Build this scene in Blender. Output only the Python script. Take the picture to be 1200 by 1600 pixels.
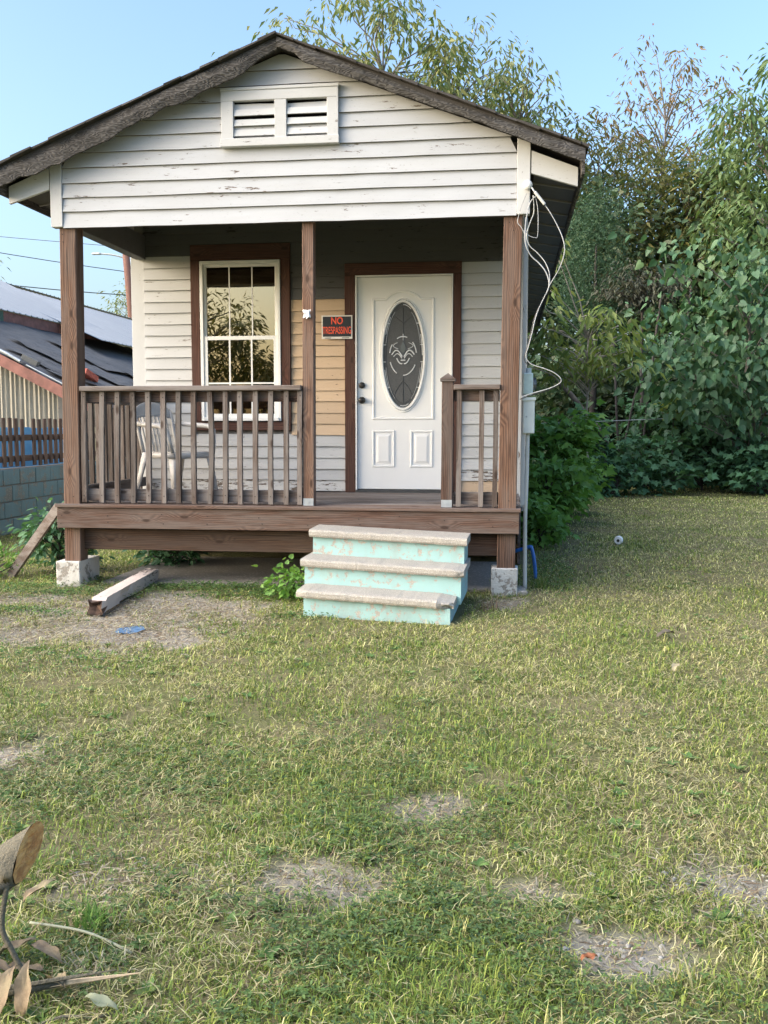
import bpy, bmesh, math, random
import numpy as np
from mathutils import Vector, Matrix, noise as mnoise

# ------------------------------------------------------------------ clear
for o in list(bpy.data.objects):
    bpy.data.objects.remove(o, do_unlink=True)
scene = bpy.context.scene
COL = scene.collection
R = math.radians
rnd = random.Random(7)

# ------------------------------------------------------------------ camera
cam_d = bpy.data.cameras.new('camera')
cam_d.sensor_fit = 'VERTICAL'
cam_d.sensor_height = 36.0
cam_d.sensor_width = 27.0
cam_d.lens = 33.75
cam_d.clip_start = 0.05
cam_d.clip_end = 3000
cam = bpy.data.objects.new('camera', cam_d)
COL.objects.link(cam)
cam.location = (1.76, -7.48, 1.33)
cam.rotation_euler = (R(90 - 5.14), 0, R(7.4))
scene.camera = cam

# ------------------------------------------------------------------ sky, fill lamp, exposure
SUN_AZ, SUN_EL = R(246), R(17)          # azimuth clockwise from +Y: behind the camera, a little to the left
world = bpy.data.worlds.new('World')
scene.world = world
world.use_nodes = True
wn = world.node_tree.nodes; wl = world.node_tree.links
wn.clear()
wo = wn.new('ShaderNodeOutputWorld'); wb = wn.new('ShaderNodeBackground'); ws = wn.new('ShaderNodeTexSky')
ws.sky_type = 'NISHITA'; ws.sun_disc = False
ws.sun_elevation = SUN_EL; ws.sun_rotation = SUN_AZ
ws.altitude = 0; ws.air_density = 1.0; ws.dust_density = 5.0; ws.ozone_density = 3.0
wb.inputs['Strength'].default_value = 0.15
wl.new(ws.outputs['Color'], wb.inputs['Color']); wl.new(wb.outputs['Background'], wo.inputs['Surface'])

sun_fill_d = bpy.data.lights.new('sun', 'SUN')
sun_fill_d.energy = 1.3
sun_fill_d.angle = R(60)
sun_fill_d.color = (1.0, 0.955, 0.89)
sun = bpy.data.objects.new('sun', sun_fill_d)
COL.objects.link(sun)
sd = Vector((math.sin(SUN_AZ)*math.cos(R(57)), math.cos(SUN_AZ)*math.cos(R(57)), math.sin(R(57))))  # soft fill lamp raised far above SUN_EL to brighten the lawn
sun.rotation_euler = sd.to_track_quat('Z', 'Y').to_euler()
sun.location = (-6, -12, 12)

vs = scene.view_settings
vs.view_transform = 'Standard'; vs.look = 'None'; vs.exposure = 1.85; vs.gamma = 1.0; vs.use_curve_mapping = False

# ------------------------------------------------------------------ object helpers
WL = {}
def tag(o, label=None, cat=None, group=None, kind=None):
    if label: o['label'] = label
    if cat: o['category'] = cat
    if group: o['group'] = group
    if kind: o['kind'] = kind
    return o
def link(o, parent=None, w=(0, 0, 0)):
    COL.objects.link(o)
    w = Vector(w)
    WL[o.name] = w
    if parent is not None:
        o.parent = parent
        o.location = w - WL[parent.name]
    else:
        o.location = w
    return o
def empty(name, loc, label=None, cat=None, group=None):
    o = bpy.data.objects.new(name, None)
    o.empty_display_size = 0.1
    link(o, None, loc)
    return tag(o, label, cat, group)
def shared(name, me, parent, w, rot=(0, 0, 0), scale=(1, 1, 1)):
    o = bpy.data.objects.new(name, me)
    link(o, parent, w)
    o.rotation_euler = rot; o.scale = scale
    return o

class MB:
    def __init__(s): s.v = []; s.f = []
    def add(s, vs_, fs):
        n = len(s.v); s.v += [tuple(p) for p in vs_]; s.f += [tuple(i + n for i in f) for f in fs]; return s
    def box(s, x0, x1, y0, y1, z0, z1):
        v = [(x0,y0,z0),(x1,y0,z0),(x1,y1,z0),(x0,y1,z0),(x0,y0,z1),(x1,y0,z1),(x1,y1,z1),(x0,y1,z1)]
        return s.add(v, [(3,2,1,0),(4,5,6,7),(0,1,5,4),(1,2,6,5),(2,3,7,6),(3,0,4,7)])
    def bar(s, a, b, w, h, up=(0, 0, 1)):
        a = Vector(a); b = Vector(b); d = (b - a).normalized(); up = Vector(up)
        sd_ = d.cross(up); 
        if sd_.length < 1e-4: sd_ = d.cross(Vector((0, 1, 0)))
        sd_.normalize(); u = sd_.cross(d).normalized()
        q = [(-w/2,-h/2),(w/2,-h/2),(w/2,h/2),(-w/2,h/2)]
        v = [a + sd_*i + u*j for i, j in q] + [b + sd_*i + u*j for i, j in q]
        return s.add(v, [(3,2,1,0),(4,5,6,7),(0,1,5,4),(1,2,6,5),(2,3,7,6),(3,0,4,7)])
    def hexa(s, p):  # 8 points in box order
        return s.add(p, [(3,2,1,0),(4,5,6,7),(0,1,5,4),(1,2,6,5),(2,3,7,6),(3,0,4,7)])
    def tube(s, path, r, n=8, cap=True):
        path = [Vector(p) for p in path]; k = len(path)
        rr = r if isinstance(r, (list, tuple)) else [r]*k
        v = []; f = []; prev = None
        for i, p in enumerate(path):
            d = (path[min(i+1, k-1)] - path[max(i-1, 0)])
            if d.length < 1e-7: d = Vector((0, 0, 1))
            d.normalize()
            if prev is None:
                a = d.orthogonal().normalized()
            else:
                a = prev - d*prev.dot(d)
                a = a.normalized() if a.length > 1e-5 else d.orthogonal().normalized()
            prev = a; b = d.cross(a)
            for j in range(n):
                t = 2*math.pi*j/n
                v.append(p + (a*math.cos(t) + b*math.sin(t))*rr[i])
        for i in range(k-1):
            for j in range(n):
                f.append((i*n+j, i*n+(j+1) % n, (i+1)*n+(j+1) % n, (i+1)*n+j))
        if cap:
            f.append(tuple(reversed(range(n)))); f.append(tuple(range((k-1)*n, k*n)))
        return s.add(v, f)
    def prism(s, poly, y0, y1):  # poly in xz
        n = len(poly)
        v = [(x, y0, z) for x, z in poly] + [(x, y1, z) for x, z in poly]
        f = [tuple(range(n)), tuple(reversed(range(n, 2*n)))]
        f += [(j, j+n, (j+1) % n + n, (j+1) % n) for j in range(n)]
        return s.add(v, f)
    def mould(s, path, w, h, y, closed=True):  # ridge along an xz path, proud of plane y towards -Y
        n = len(path); v = []; f = []
        for i in range(n):
            p = Vector(path[i]); 
            a = Vector(path[(i-1) % n]) if (closed or i > 0) else p
            b = Vector(path[(i+1) % n]) if (closed or i < n-1) else p
            t1 = (p - a); t2 = (b - p)
            if t1.length < 1e-9: t1 = t2
            if t2.length < 1e-9: t2 = t1
            t1.normalize(); t2.normalize()
            n1 = Vector((-t1.y, t1.x)); n2 = Vector((-t2.y, t2.x)); m = n1 + n2
            m = m / max(m.dot(n1), 0.4) if m.length > 1e-6 else n1
            for o_, hh in ((-w/2, 0), (-w/4, h), (w/4, h), (w/2, 0)):
                q = p + m*o_
                v.append((q.x, y - hh, q.y))
        for i in range(n if closed else n-1):
            j = (i+1) % n
            for k in range(3):
                f.append((i*4+k, j*4+k, j*4+k+1, i*4+k+1))
        return s.add(v, f)
    def mesh(s, name, mat=None, smooth=False, bevel=0, center=True):
        c = Vector((0, 0, 0))
        if center:
            a = np.array([tuple(p) for p in s.v]); c = Vector((a.min(0) + a.max(0))/2)
        me = bpy.data.meshes.new(name)
        me.from_pydata([tuple(Vector(p) - c) for p in s.v], [], s.f)
        bm = bmesh.new(); bm.from_mesh(me)
        bmesh.ops.recalc_face_normals(bm, faces=bm.faces)
        if bevel:
            bmesh.ops.bevel(bm, geom=list(bm.edges), offset=bevel, segments=1, affect='EDGES', profile=0.6)
        bm.to_mesh(me); bm.free()
        if smooth:
            me.polygons.foreach_set('use_smooth', [True]*len(me.polygons))
        if mat: me.materials.append(mat)
        return me, c
    def build(s, name, mat, parent=None, smooth=False, bevel=0, center=True):
        me, c = s.mesh(name, mat, smooth, bevel, center)
        o = bpy.data.objects.new(name, me)
        return link(o, parent, c)

def box(name, mat, parent, x0, x1, y0, y1, z0, z1, bevel=0.004):
    return MB().box(x0, x1, y0, y1, z0, z1).build(name, mat, parent, bevel=bevel)

def fast_mesh(name, verts, faces, mat, parent=None, col=None, smooth=False, w=(0, 0, 0)):
    me = bpy.data.meshes.new(name)
    nv, nf, k = len(verts), len(faces), faces.shape[1]
    me.vertices.add(nv); me.vertices.foreach_set('co', np.ascontiguousarray(verts, dtype=np.float32).ravel())
    me.loops.add(nf*k); me.loops.foreach_set('vertex_index', np.ascontiguousarray(faces, dtype=np.int32).ravel())
    me.polygons.add(nf); me.polygons.foreach_set('loop_start', np.arange(0, nf*k, k, dtype=np.int32))
    if smooth: me.polygons.foreach_set('use_smooth', np.ones(nf, dtype=bool))
    me.update(calc_edges=True)
    if col is not None:
        at = me.color_attributes.new('Col', 'FLOAT_COLOR', 'POINT')
        at.data.foreach_set('color', np.ascontiguousarray(col, dtype=np.float32).ravel())
    me.materials.append(mat)
    o = bpy.data.objects.new(name, me)
    return link(o, parent, w)

# ------------------------------------------------------------------ node helpers
class NT:
    def __init__(s, name):
        s.m = bpy.data.materials.new(name); s.m.use_nodes = True
        s.t = s.m.node_tree; s.t.nodes.clear()
        s.out = s.n('ShaderNodeOutputMaterial')
    def n(s, typ, **kw):
        x = s.t.nodes.new(typ)
        for k, v in kw.items(): setattr(x, k, v)
        return x
    def set(s, sock, v):
        if hasattr(v, 'is_output') or isinstance(v, bpy.types.NodeSocket): s.t.links.new(v, sock)
        else:
            if sock.type == 'RGBA' and len(v) == 3: v = (*v, 1)
            sock.default_value = v
    def coords(s, scale=(1, 1, 1), rand=True, kind='Object'):
        tc = s.n('ShaderNodeTexCoord'); v = tc.outputs[kind]
        mp = s.n('ShaderNodeMapping'); mp.inputs['Scale'].default_value = scale
        s.t.links.new(v, mp.inputs['Vector'])
        if rand:
            oi = s.n('ShaderNodeObjectInfo'); ml = s.n('ShaderNodeMath', operation='MULTIPLY'); ml.inputs[1].default_value = 57.0
            s.t.links.new(oi.outputs['Random'], ml.inputs[0]); s.t.links.new(ml.outputs[0], mp.inputs['Location'])
        return mp.outputs[0]
    def noise(s, vec, scale, detail=4, rough=0.55, dist=0.0, out='Fac'):
        x = s.n('ShaderNodeTexNoise'); x.inputs['Scale'].default_value = scale; x.inputs['Detail'].default_value = detail
        x.inputs['Roughness'].default_value = rough; x.inputs['Distortion'].default_value = dist
        if vec is not None: s.t.links.new(vec, x.inputs['Vector'])
        return x.outputs[out]
    def voro(s, vec, scale, feature='F1', rnd_=1.0, out='Distance'):
        x = s.n('ShaderNodeTexVoronoi', feature=feature); x.inputs['Scale'].default_value = scale; x.inputs['Randomness'].default_value = rnd_
        s.t.links.new(vec, x.inputs['Vector']); return x.outputs[out]
    def wave(s, vec, scale, dist=0, detail=2, dscale=1, direction='X', prof='SIN'):
        x = s.n('ShaderNodeTexWave', bands_direction=direction, wave_profile=prof)
        x.inputs['Scale'].default_value = scale; x.inputs['Distortion'].default_value = dist
        x.inputs['Detail'].default_value = detail; x.inputs['Detail Scale'].default_value = dscale
        s.t.links.new(vec, x.inputs['Vector']); return x.outputs['Fac']
    def ramp(s, fac, stops, interp='LINEAR'):
        x = s.n('ShaderNodeValToRGB'); cr = x.color_ramp; cr.interpolation = interp
        while len(cr.elements) < len(stops): cr.elements.new(0.5)
        for e, (p, c) in zip(cr.elements, stops):
            e.position = p; e.color = (*c, 1) if len(c) == 3 else c
        s.t.links.new(fac, x.inputs[0]); return x.outputs[0]
    def mix(s, fac, a, b, blend='MIX'):
        x = s.n('ShaderNodeMix', data_type='RGBA', blend_type=blend)
        s.set(x.inputs[0], fac); s.set(x.inputs[6], a); s.set(x.inputs[7], b); return x.outputs[2]
    def math(s, op, a, b=0.0, clamp=False):
        x = s.n('ShaderNodeMath', operation=op); x.use_clamp = clamp
        s.set(x.inputs[0], a); s.set(x.inputs[1], b); return x.outputs[0]
    def vadd(s, a, b):
        x = s.n('ShaderNodeVectorMath', operation='ADD'); s.set(x.inputs[0], a); s.set(x.inputs[1], b); return x.outputs[0]
    def sep(s, v):
        x = s.n('ShaderNodeSeparateXYZ'); s.t.links.new(v, x.inputs[0]); return x.outputs
    def comb(s, x_, y_, z_):
        x = s.n('ShaderNodeCombineXYZ'); s.set(x.inputs[0], x_); s.set(x.inputs[1], y_); s.set(x.inputs[2], z_); return x.outputs[0]
    def bump(s, h, strength=0.3, dist=0.01, normal=None):
        x = s.n('ShaderNodeBump'); x.inputs['Strength'].default_value = strength; x.inputs['Distance'].default_value = dist
        s.t.links.new(h, x.inputs['Height'])
        if normal is not None: s.t.links.new(normal, x.inputs['Normal'])
        return x.outputs[0]
    def princ(s, color, rough=0.7, normal=None, metal=0.0, spec=0.5, **kw):
        x = s.n('ShaderNodeBsdfPrincipled')
        s.set(x.inputs['Base Color'], color); s.set(x.inputs['Roughness'], rough); s.set(x.inputs['Metallic'], metal)
        s.set(x.inputs['Specular IOR Level'], spec)
        if normal is not None: s.t.links.new(normal, x.inputs['Normal'])
        for k, v in kw.items(): s.set(x.inputs[k], v)
        s.t.links.new(x.outputs[0], s.out.inputs[0]); return x
    def rand(s): return s.n('ShaderNodeObjectInfo').outputs['Random']
    def island(s): return s.n('ShaderNodeNewGeometry').outputs['Random Per Island']

def simple(name, color, rough=0.6, metal=0.0, spec=0.5, var=0.12, scale=20):
    t = NT(name); v = t.coords()
    n = t.noise(v, scale, 4)
    c = t.ramp(n, [(0.3, tuple(a*(1-var) for a in color)), (0.7, tuple(min(1, a*(1+var)) for a in color))])
    t.princ(c, rough, t.bump(n, 0.1, 0.004), metal, spec); return t.m

def wood(name, axis, light, dark, grey, greyamt=0.4, knots=True, rough=0.8, ring=70):
    """sawn timber: growth bands along `axis`, knots, silvered weathering"""
    t = NT(name)
    u = t.sep(t.coords((1, 1, 1)))
    L = u['XYZ'.index(axis)]; a, b = [u[i] for i in range(3) if i != 'XYZ'.index(axis)]
    ac = t.math('ADD', a, b)
    base = t.comb(ac, t.math('SUBTRACT', a, b), L)
    kp = t.comb(t.math('MULTIPLY', ac, 4.2), t.math('MULTIPLY', L, 1.7), 0.0)
    warp = t.noise(t.comb(t.math('MULTIPLY', a, 7), t.math('MULTIPLY', b, 7), t.math('MULTIPLY', L, 0.55)), 1.0, 3, 0.55)
    d = t.math('ADD', ac, t.math('MULTIPLY', warp, 0.09))
    if knots:
        vd = t.voro(kp, 1.0); t.t.nodes[-1].voronoi_dimensions = '2D'
        k = t.math('SUBTRACT', 0.26, vd, True)
        d = t.math('ADD', d, t.math('MULTIPLY', k, 0.22))
    s_ = t.math('SINE', t.math('MULTIPLY', d, ring*6.283))
    ringv = t.math('MULTIPLY_ADD', s_, 0.5, False); t.t.nodes[-1].inputs[2].default_value = 0.5
    fine = t.noise(t.comb(t.math('MULTIPLY', a, 260), t.math('MULTIPLY', b, 260), t.math('MULTIPLY', L, 5)), 1.0, 3, 0.6)
    c = t.mix(ringv, light, dark)
    c = t.mix(t.ramp(fine, [(0.35, (0.75, 0.75, 0.75)), (0.62, (0, 0, 0))]), c, tuple(x*0.5 for x in dark))
    g = t.noise(t.comb(t.math('MULTIPLY', a, 14), t.math('MULTIPLY', b, 14), t.math('MULTIPLY', L, 1.6)), 1.0, 5, 0.65)
    gm = t.ramp(g, [(0.40, (0, 0, 0)), (0.58, (1, 1, 1))])
    c = t.mix(t.math('MULTIPLY', gm, greyamt), c, grey)
    if knots:
        kd = t.ramp(vd, [(0.035, (1, 1, 1)), (0.075, (0, 0, 0))])
        c = t.mix(t.math('MULTIPLY', kd, 0.8), c, (0.035, 0.02, 0.014))
    tone = t.math('MULTIPLY_ADD', t.rand(), 0.55); t.t.nodes[-1].inputs[2].default_value = 0.74
    c = t.mix(1.0, c, t.comb(tone, tone, tone), 'MULTIPLY')
    h = t.math('ADD', t.math('MULTIPLY', ringv, 0.5), fine)
    # long drying checks
    chk = t.noise(t.comb(t.math('MULTIPLY', a, 45), t.math('MULTIPLY', b, 45), t.math('MULTIPLY', L, 1.1)), 1.0, 2, 0.5)
    ck = t.ramp(chk, [(0.29, (1, 1, 1)), (0.325, (0, 0, 0))])
    c = t.mix(t.math('MULTIPLY', ck, 0.7), c, (0.03, 0.02, 0.015))
    h = t.math('SUBTRACT', h, t.math('MULTIPLY', ck, 1.5))
    t.princ(c, rough, t.bump(h, 0.35, 0.004), 0, 0.25)
    return t.m

def paint(name, color, under=(0.17, 0.13, 0.10), peel=0.36, rough=0.55, dirt=(0.30, 0.28, 0.24), axis='X', dirtamt=0.35):
    """old paint on boards, flaking to bare wood"""
    t = NT(name)
    sc = {'X': (1.2, 6, 6), 'Y': (6, 1.2, 6), 'Z': (6, 6, 1.2)}[axis]
    v = t.coords(sc); v1 = t.coords((1, 1, 1))
    n1 = t.noise(v, 7, 8, 0.72); n2 = t.noise(v1, 2.6, 3, 0.5)
    m = t.math('ADD', t.math('MULTIPLY', n1, 0.75), t.math('MULTIPLY', n2, 0.25))
    pm = t.ramp(m, [(peel, (1, 1, 1)), (peel + 0.012, (0, 0, 0))])
    c = t.mix(t.math('MULTIPLY', t.noise(v, 1.6, 5, 0.65), dirtamt), color, dirt)
    tone = t.math('MULTIPLY_ADD', t.rand(), 0.12); t.t.nodes[-1].inputs[2].default_value = 0.90
    c = t.mix(1.0, c, t.comb(tone, tone, tone), 'MULTIPLY')
    # hairline cracks in the paint film
    cr = t.ramp(t.noise(v, 30, 3, 0.6), [(0.30, (1, 1, 1)), (0.34, (0, 0, 0))])
    c = t.mix(t.math('MULTIPLY', cr, 0.45), c, tuple(x*0.5 for x in dirt))
    uw = t.mix(t.noise(v, 40, 3), under, tuple(x*0.5 for x in under))
    c = t.mix(pm, c, uw)
    h = t.math('SUBTRACT', t.math('MULTIPLY', t.noise(v, 22, 4), 0.35), t.math('ADD', pm, t.math('MULTIPLY', cr, 0.4)))
    t.princ(c, rough, t.bump(h, 0.35, 0.003), 0, 0.35)
    return t.m

def leafmat(name, cols, trans=0.35, rough=0.55):
    t = NT(name)
    n = len(cols)
    c = t.ramp(t.island(), [(i/max(1, n-1), cc) for i, cc in enumerate(cols)])
    p = t.princ(c, rough, None, 0, 0.3)
    tr = t.n('ShaderNodeBsdfTranslucent'); t.t.links.new(t.mix(1.0, c, (1.0, 1.0, 0.55), 'MULTIPLY'), tr.inputs[0])
    mx = t.n('ShaderNodeMixShader'); mx.inputs[0].default_value = trans
    t.t.links.new(p.outputs[0], mx.inputs[1]); t.t.links.new(tr.outputs[0], mx.inputs[2]); t.t.links.new(mx.outputs[0], t.out.inputs[0])
    return t.m

def concrete(name, c1, c2, scale=14, bumpv=0.5, paintc=None, pthr=0.5):
    t = NT(name); v = t.coords((1, 1, 1))
    big = t.noise(v, scale*0.25, 5, 0.6); fine = t.noise(v, scale*9, 3, 0.7); agg = t.voro(v, scale*7)
    c = t.mix(big, c1, c2)
    c = t.mix(t.math('MULTIPLY', fine, 0.45), c, tuple(x*0.4 for x in c1))
    c = t.mix(t.ramp(agg, [(0.15, (0.5, 0.5, 0.5)), (0.4, (0, 0, 0))]), c, tuple(min(1, x*1.5) for x in c2))
    h = t.math('ADD', t.math('MULTIPLY', fine, 0.6), t.math('MULTIPLY', agg, 0.6))
    if paintc:
        pn = t.math('ADD', t.math('MULTIPLY', t.noise(v, scale*0.9, 8, 0.72), 0.8), t.math('MULTIPLY', big, 0.2))
        pm = t.ramp(pn, [(pthr - 0.012, (0, 0, 0)), (pthr + 0.012, (1, 1, 1))])
        pc = t.mix(t.noise(v, 5, 4), paintc, tuple(x*0.8 for x in paintc))
        st = t.noise(t.coords((7, 7, 0.9)), 1.0, 4, 0.6)
        pc = t.mix(t.ramp(st, [(0.5, (0, 0, 0)), (0.75, (0.45, 0.45, 0.45))]), pc, tuple(x*0.8 for x in c1))
        c = t.mix(pm, c, pc); h = t.math('ADD', h, t.math('MULTIPLY', pm, 0.3))
    t.princ(c, 0.88, t.bump(h, bumpv, 0.006), 0, 0.2); return t.m
# ------------------------------------------------------------------ materials
M = {}
for ax in 'XYZ':
    M['deck'+ax] = wood('weathered_timber_'+ax, ax, (0.185, 0.112, 0.083), (0.085, 0.048, 0.036), (0.17, 0.145, 0.13), 0.5)
    M['grey'+ax] = wood('silvered_timber_'+ax, ax, (0.165, 0.125, 0.104), (0.085, 0.062, 0.052), (0.21, 0.19, 0.178), 0.65, ring=80)
    M['trim'+ax] = wood('stained_trim_'+ax, ax, (0.115, 0.052, 0.037), (0.06, 0.027, 0.021), (0.09, 0.062, 0.052), 0.3)
    M['post'+ax] = wood('treated_post_'+ax, ax, (0.225, 0.128, 0.084), (0.10, 0.054, 0.037), (0.165, 0.128, 0.108), 0.45, ring=62)
    M['white'+ax] = paint('flaking_white_paint_'+ax, (0.57, 0.575, 0.58), peel=0.375, axis=ax)
    M['beam'+ax] = wood('aged_beam_'+ax, ax, (0.155, 0.092, 0.062), (0.07, 0.04, 0.029), (0.10, 0.075, 0.064), 0.5)
M['whitepeel'] = paint('badly_flaked_white_paint', (0.62, 0.615, 0.60), peel=0.45, axis='X')
M['whitegable'] = paint('gable_white_paint', (0.505, 0.52, 0.545), peel=0.375, axis='X', dirtamt=0.42)
M['tan'] = paint('tan_primer_boards', (0.58, 0.435, 0.30), under=(0.12, 0.08, 0.05), peel=0.37, dirt=(0.42, 0.28, 0.15), axis='X', dirtamt=0.4)
M['bare'] = paint('dark_boards_porch_shade', (0.115, 0.118, 0.122), under=(0.05, 0.045, 0.04), peel=0.40, dirt=(0.06, 0.055, 0.05), axis='X', dirtamt=0.6)  # upper porch boards: the shade under the roof is put into this colour
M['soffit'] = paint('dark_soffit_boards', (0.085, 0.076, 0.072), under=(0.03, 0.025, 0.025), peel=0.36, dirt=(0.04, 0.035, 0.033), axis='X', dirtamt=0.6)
M['edge'] = simple('raw_edge_lap_shadow', (0.10, 0.085, 0.07), 0.9)  # dark colour draws the shadow line under each lapped board
M['batten'] = simple('grey_batten', (0.24, 0.225, 0.215), 0.8)
M['dark'] = simple('dark_sheathing', (0.045, 0.038, 0.033), 0.9)
M['room'] = simple('dim_room_wall', (0.16, 0.15, 0.14), 0.9)
M['vinyl'] = simple('white_vinyl', (0.80, 0.80, 0.78), 0.35, var=0.02)
M['doorpaint'] = simple('white_door_paint', (0.80, 0.80, 0.79), 0.38, var=0.03, scale=3)
M['black'] = simple('oil_rubbed_black', (0.018, 0.016, 0.015), 0.4)
M['came'] = simple('silver_came', (0.72, 0.72, 0.72), 0.3, metal=0.35, var=0.1)
M['camedark'] = simple('dark_lead_came', (0.10, 0.10, 0.10), 0.4, metal=0.6)
M['galv'] = simple('galvanised_bracket', (0.40, 0.43, 0.45), 0.5, metal=0.6)
M['plastic'] = simple('dirty_white_plastic', (0.50, 0.475, 0.45), 0.5, var=0.2, scale=6)
M['greybox'] = simple('grey_white_utility_paint', (0.62, 0.66, 0.64), 0.5, var=0.12, scale=5)
M['meter'] = simple('pale_teal_meter_paint', (0.48, 0.60, 0.58), 0.4, var=0.12)
M['pvc'] = simple('white_conduit', (0.52, 0.52, 0.50), 0.5, var=0.15, scale=4)
M['cable'] = simple('pale_grey_cable', (0.36, 0.37, 0.38), 0.5, var=0.25, scale=9)
M['cabledark'] = simple('black_cable', (0.03, 0.03, 0.032), 0.5)
M['bluehose'] = simple('blue_plastic_pipe', (0.02, 0.13, 0.45), 0.4, var=0.2)
M['porcelain'] = simple('white_porcelain', (0.75, 0.75, 0.74), 0.3)

def glassmat():
    t = NT('window_glass')
    gl = t.n('ShaderNodeBsdfGlossy'); gl.inputs['Roughness'].default_value = 0.004; gl.inputs['Color'].default_value = (1.0, 0.80, 0.52, 1)  # gold tint puts the glow of a low sky into the reflection
    v = t.coords((1, 1, 1)); t.t.links.new(t.bump(t.noise(v, 2.2, 1), 0.06, 0.01), gl.inputs['Normal'])
    tr = t.n('ShaderNodeBsdfTransparent'); tr.inputs['Color'].default_value = (0.55, 0.6, 0.58, 1)
    lw = t.n('ShaderNodeLayerWeight'); lw.inputs['Blend'].default_value = 0.3
    fac = t.math('ADD', t.math('MULTIPLY', lw.outputs['Fresnel'], 0.35), 0.28, True)
    mx = t.n('ShaderNodeMixShader'); t.t.links.new(fac, mx.inputs[0])
    t.t.links.new(tr.outputs[0], mx.inputs[1]); t.t.links.new(gl.outputs[0], mx.inputs[2]); t.t.links.new(mx.outputs[0], t.out.inputs[0])
    return t.m
M['glass'] = glassmat()
def doorglass():
    t = NT('textured_door_glass'); v = t.coords((1, 1, 1))
    h = t.noise(v, 95, 3, 0.7); isl = t.island()
    c = t.mix(h, (0.02, 0.023, 0.026), (0.11, 0.115, 0.12))
    t.princ(c, t.math('MULTIPLY_ADD', h, 0.25), t.bump(h, 0.6, 0.004), 0, 0.6); t.t.nodes
    return t.m
M['doorglass'] = doorglass()
M['clearbevel'] = simple('bevelled_glass', (0.06, 0.07, 0.075), 0.08, spec=0.9)

def plywood():
    t = NT('weathered_rake_plywood'); u = t.sep(t.coords((1, 1, 1)))
    along = t.math('ADD', u[0], t.math('MULTIPLY', u[2], 0.2))
    p = t.comb(t.math('MULTIPLY', u[0], 3.0), u[1], t.math('MULTIPLY', u[2], 11))
    w = t.noise(p, 1.3, 3, 0.5)
    rg = t.math('SINE', t.math('MULTIPLY', w, 95))
    c = t.mix(t.math('MULTIPLY_ADD', rg, 0.5), (0.06, 0.056, 0.053), (0.19, 0.178, 0.168))
    t.t.nodes[-2].inputs[2].default_value = 0.5
    c = t.mix(t.noise(t.coords((1, 1, 1)), 7, 5, 0.7), c, (0.035, 0.032, 0.03))
    t.princ(c, 0.9, t.bump(rg, 0.4, 0.006), 0, 0.15); return t.m
M['rake'] = plywood()
def shingle():
    t = NT('asphalt_shingle'); v = t.coords((1, 1, 1))
    c = t.mix(t.noise(v, 120, 2, 0.7), (0.03, 0.028, 0.026), (0.11, 0.10, 0.095))
    t.princ(c, 0.95, t.bump(t.noise(v, 200, 2), 0.6, 0.004), 0, 0.1); return t.m
M['shingle'] = shingle()
M['tread'] = concrete('worn_tread_concrete', (0.29, 0.27, 0.24), (0.45, 0.42, 0.375), 16, 0.9)
M['aqua'] = concrete('aqua_painted_concrete', (0.34, 0.32, 0.28), (0.45, 0.43, 0.39), 22, 0.6, (0.31, 0.49, 0.49), 0.445)
M['slab'] = concrete('dusty_slab', (0.26, 0.24, 0.21), (0.36, 0.33, 0.29), 5, 0.25)
M['pier'] = concrete('whitewashed_block', (0.27, 0.24, 0.21), (0.36, 0.33, 0.29), 11, 0.6, (0.62, 0.60, 0.56), 0.47)
M['blueblock'] = concrete('faded_blue_block', (0.11, 0.125, 0.13), (0.19, 0.21, 0.215), 7, 0.7, (0.11, 0.19, 0.235), 0.47)
M['mortar'] = concrete('grimy_mortar', (0.12, 0.12, 0.12), (0.18, 0.18, 0.17), 9, 0.5)

# ------------------------------------------------------------------ ground
def vnoise(x, y, seed=0, f=1.0):
    x = np.asarray(x)*f; y = np.asarray(y)*f
    xi = np.floor(x).astype(np.int64); yi = np.floor(y).astype(np.int64); fx = x - xi; fy = y - yi
    fx = fx*fx*(3-2*fx); fy = fy*fy*(3-2*fy)
    def h(a, b):
        n = (a*374761393 + b*668265263 + seed*1442695041) & 0xffffffff
        n = ((n ^ (n >> 13))*1274126177) & 0xffffffff
        return ((n ^ (n >> 16)) & 0xffff)/65535.0
    return (h(xi, yi)*(1-fx) + h(xi+1, yi)*fx)*(1-fy) + (h(xi, yi+1)*(1-fx) + h(xi+1, yi+1)*fx)*fy
def fbm(x, y, seed=0, f=1.0, o=3):
    s = 0; a = 0.5; t = 0
    for i in range(o):
        s = s + a*vnoise(x, y, seed+i*17, f*2**i); t += a; a *= 0.5
    return s/t
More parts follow.
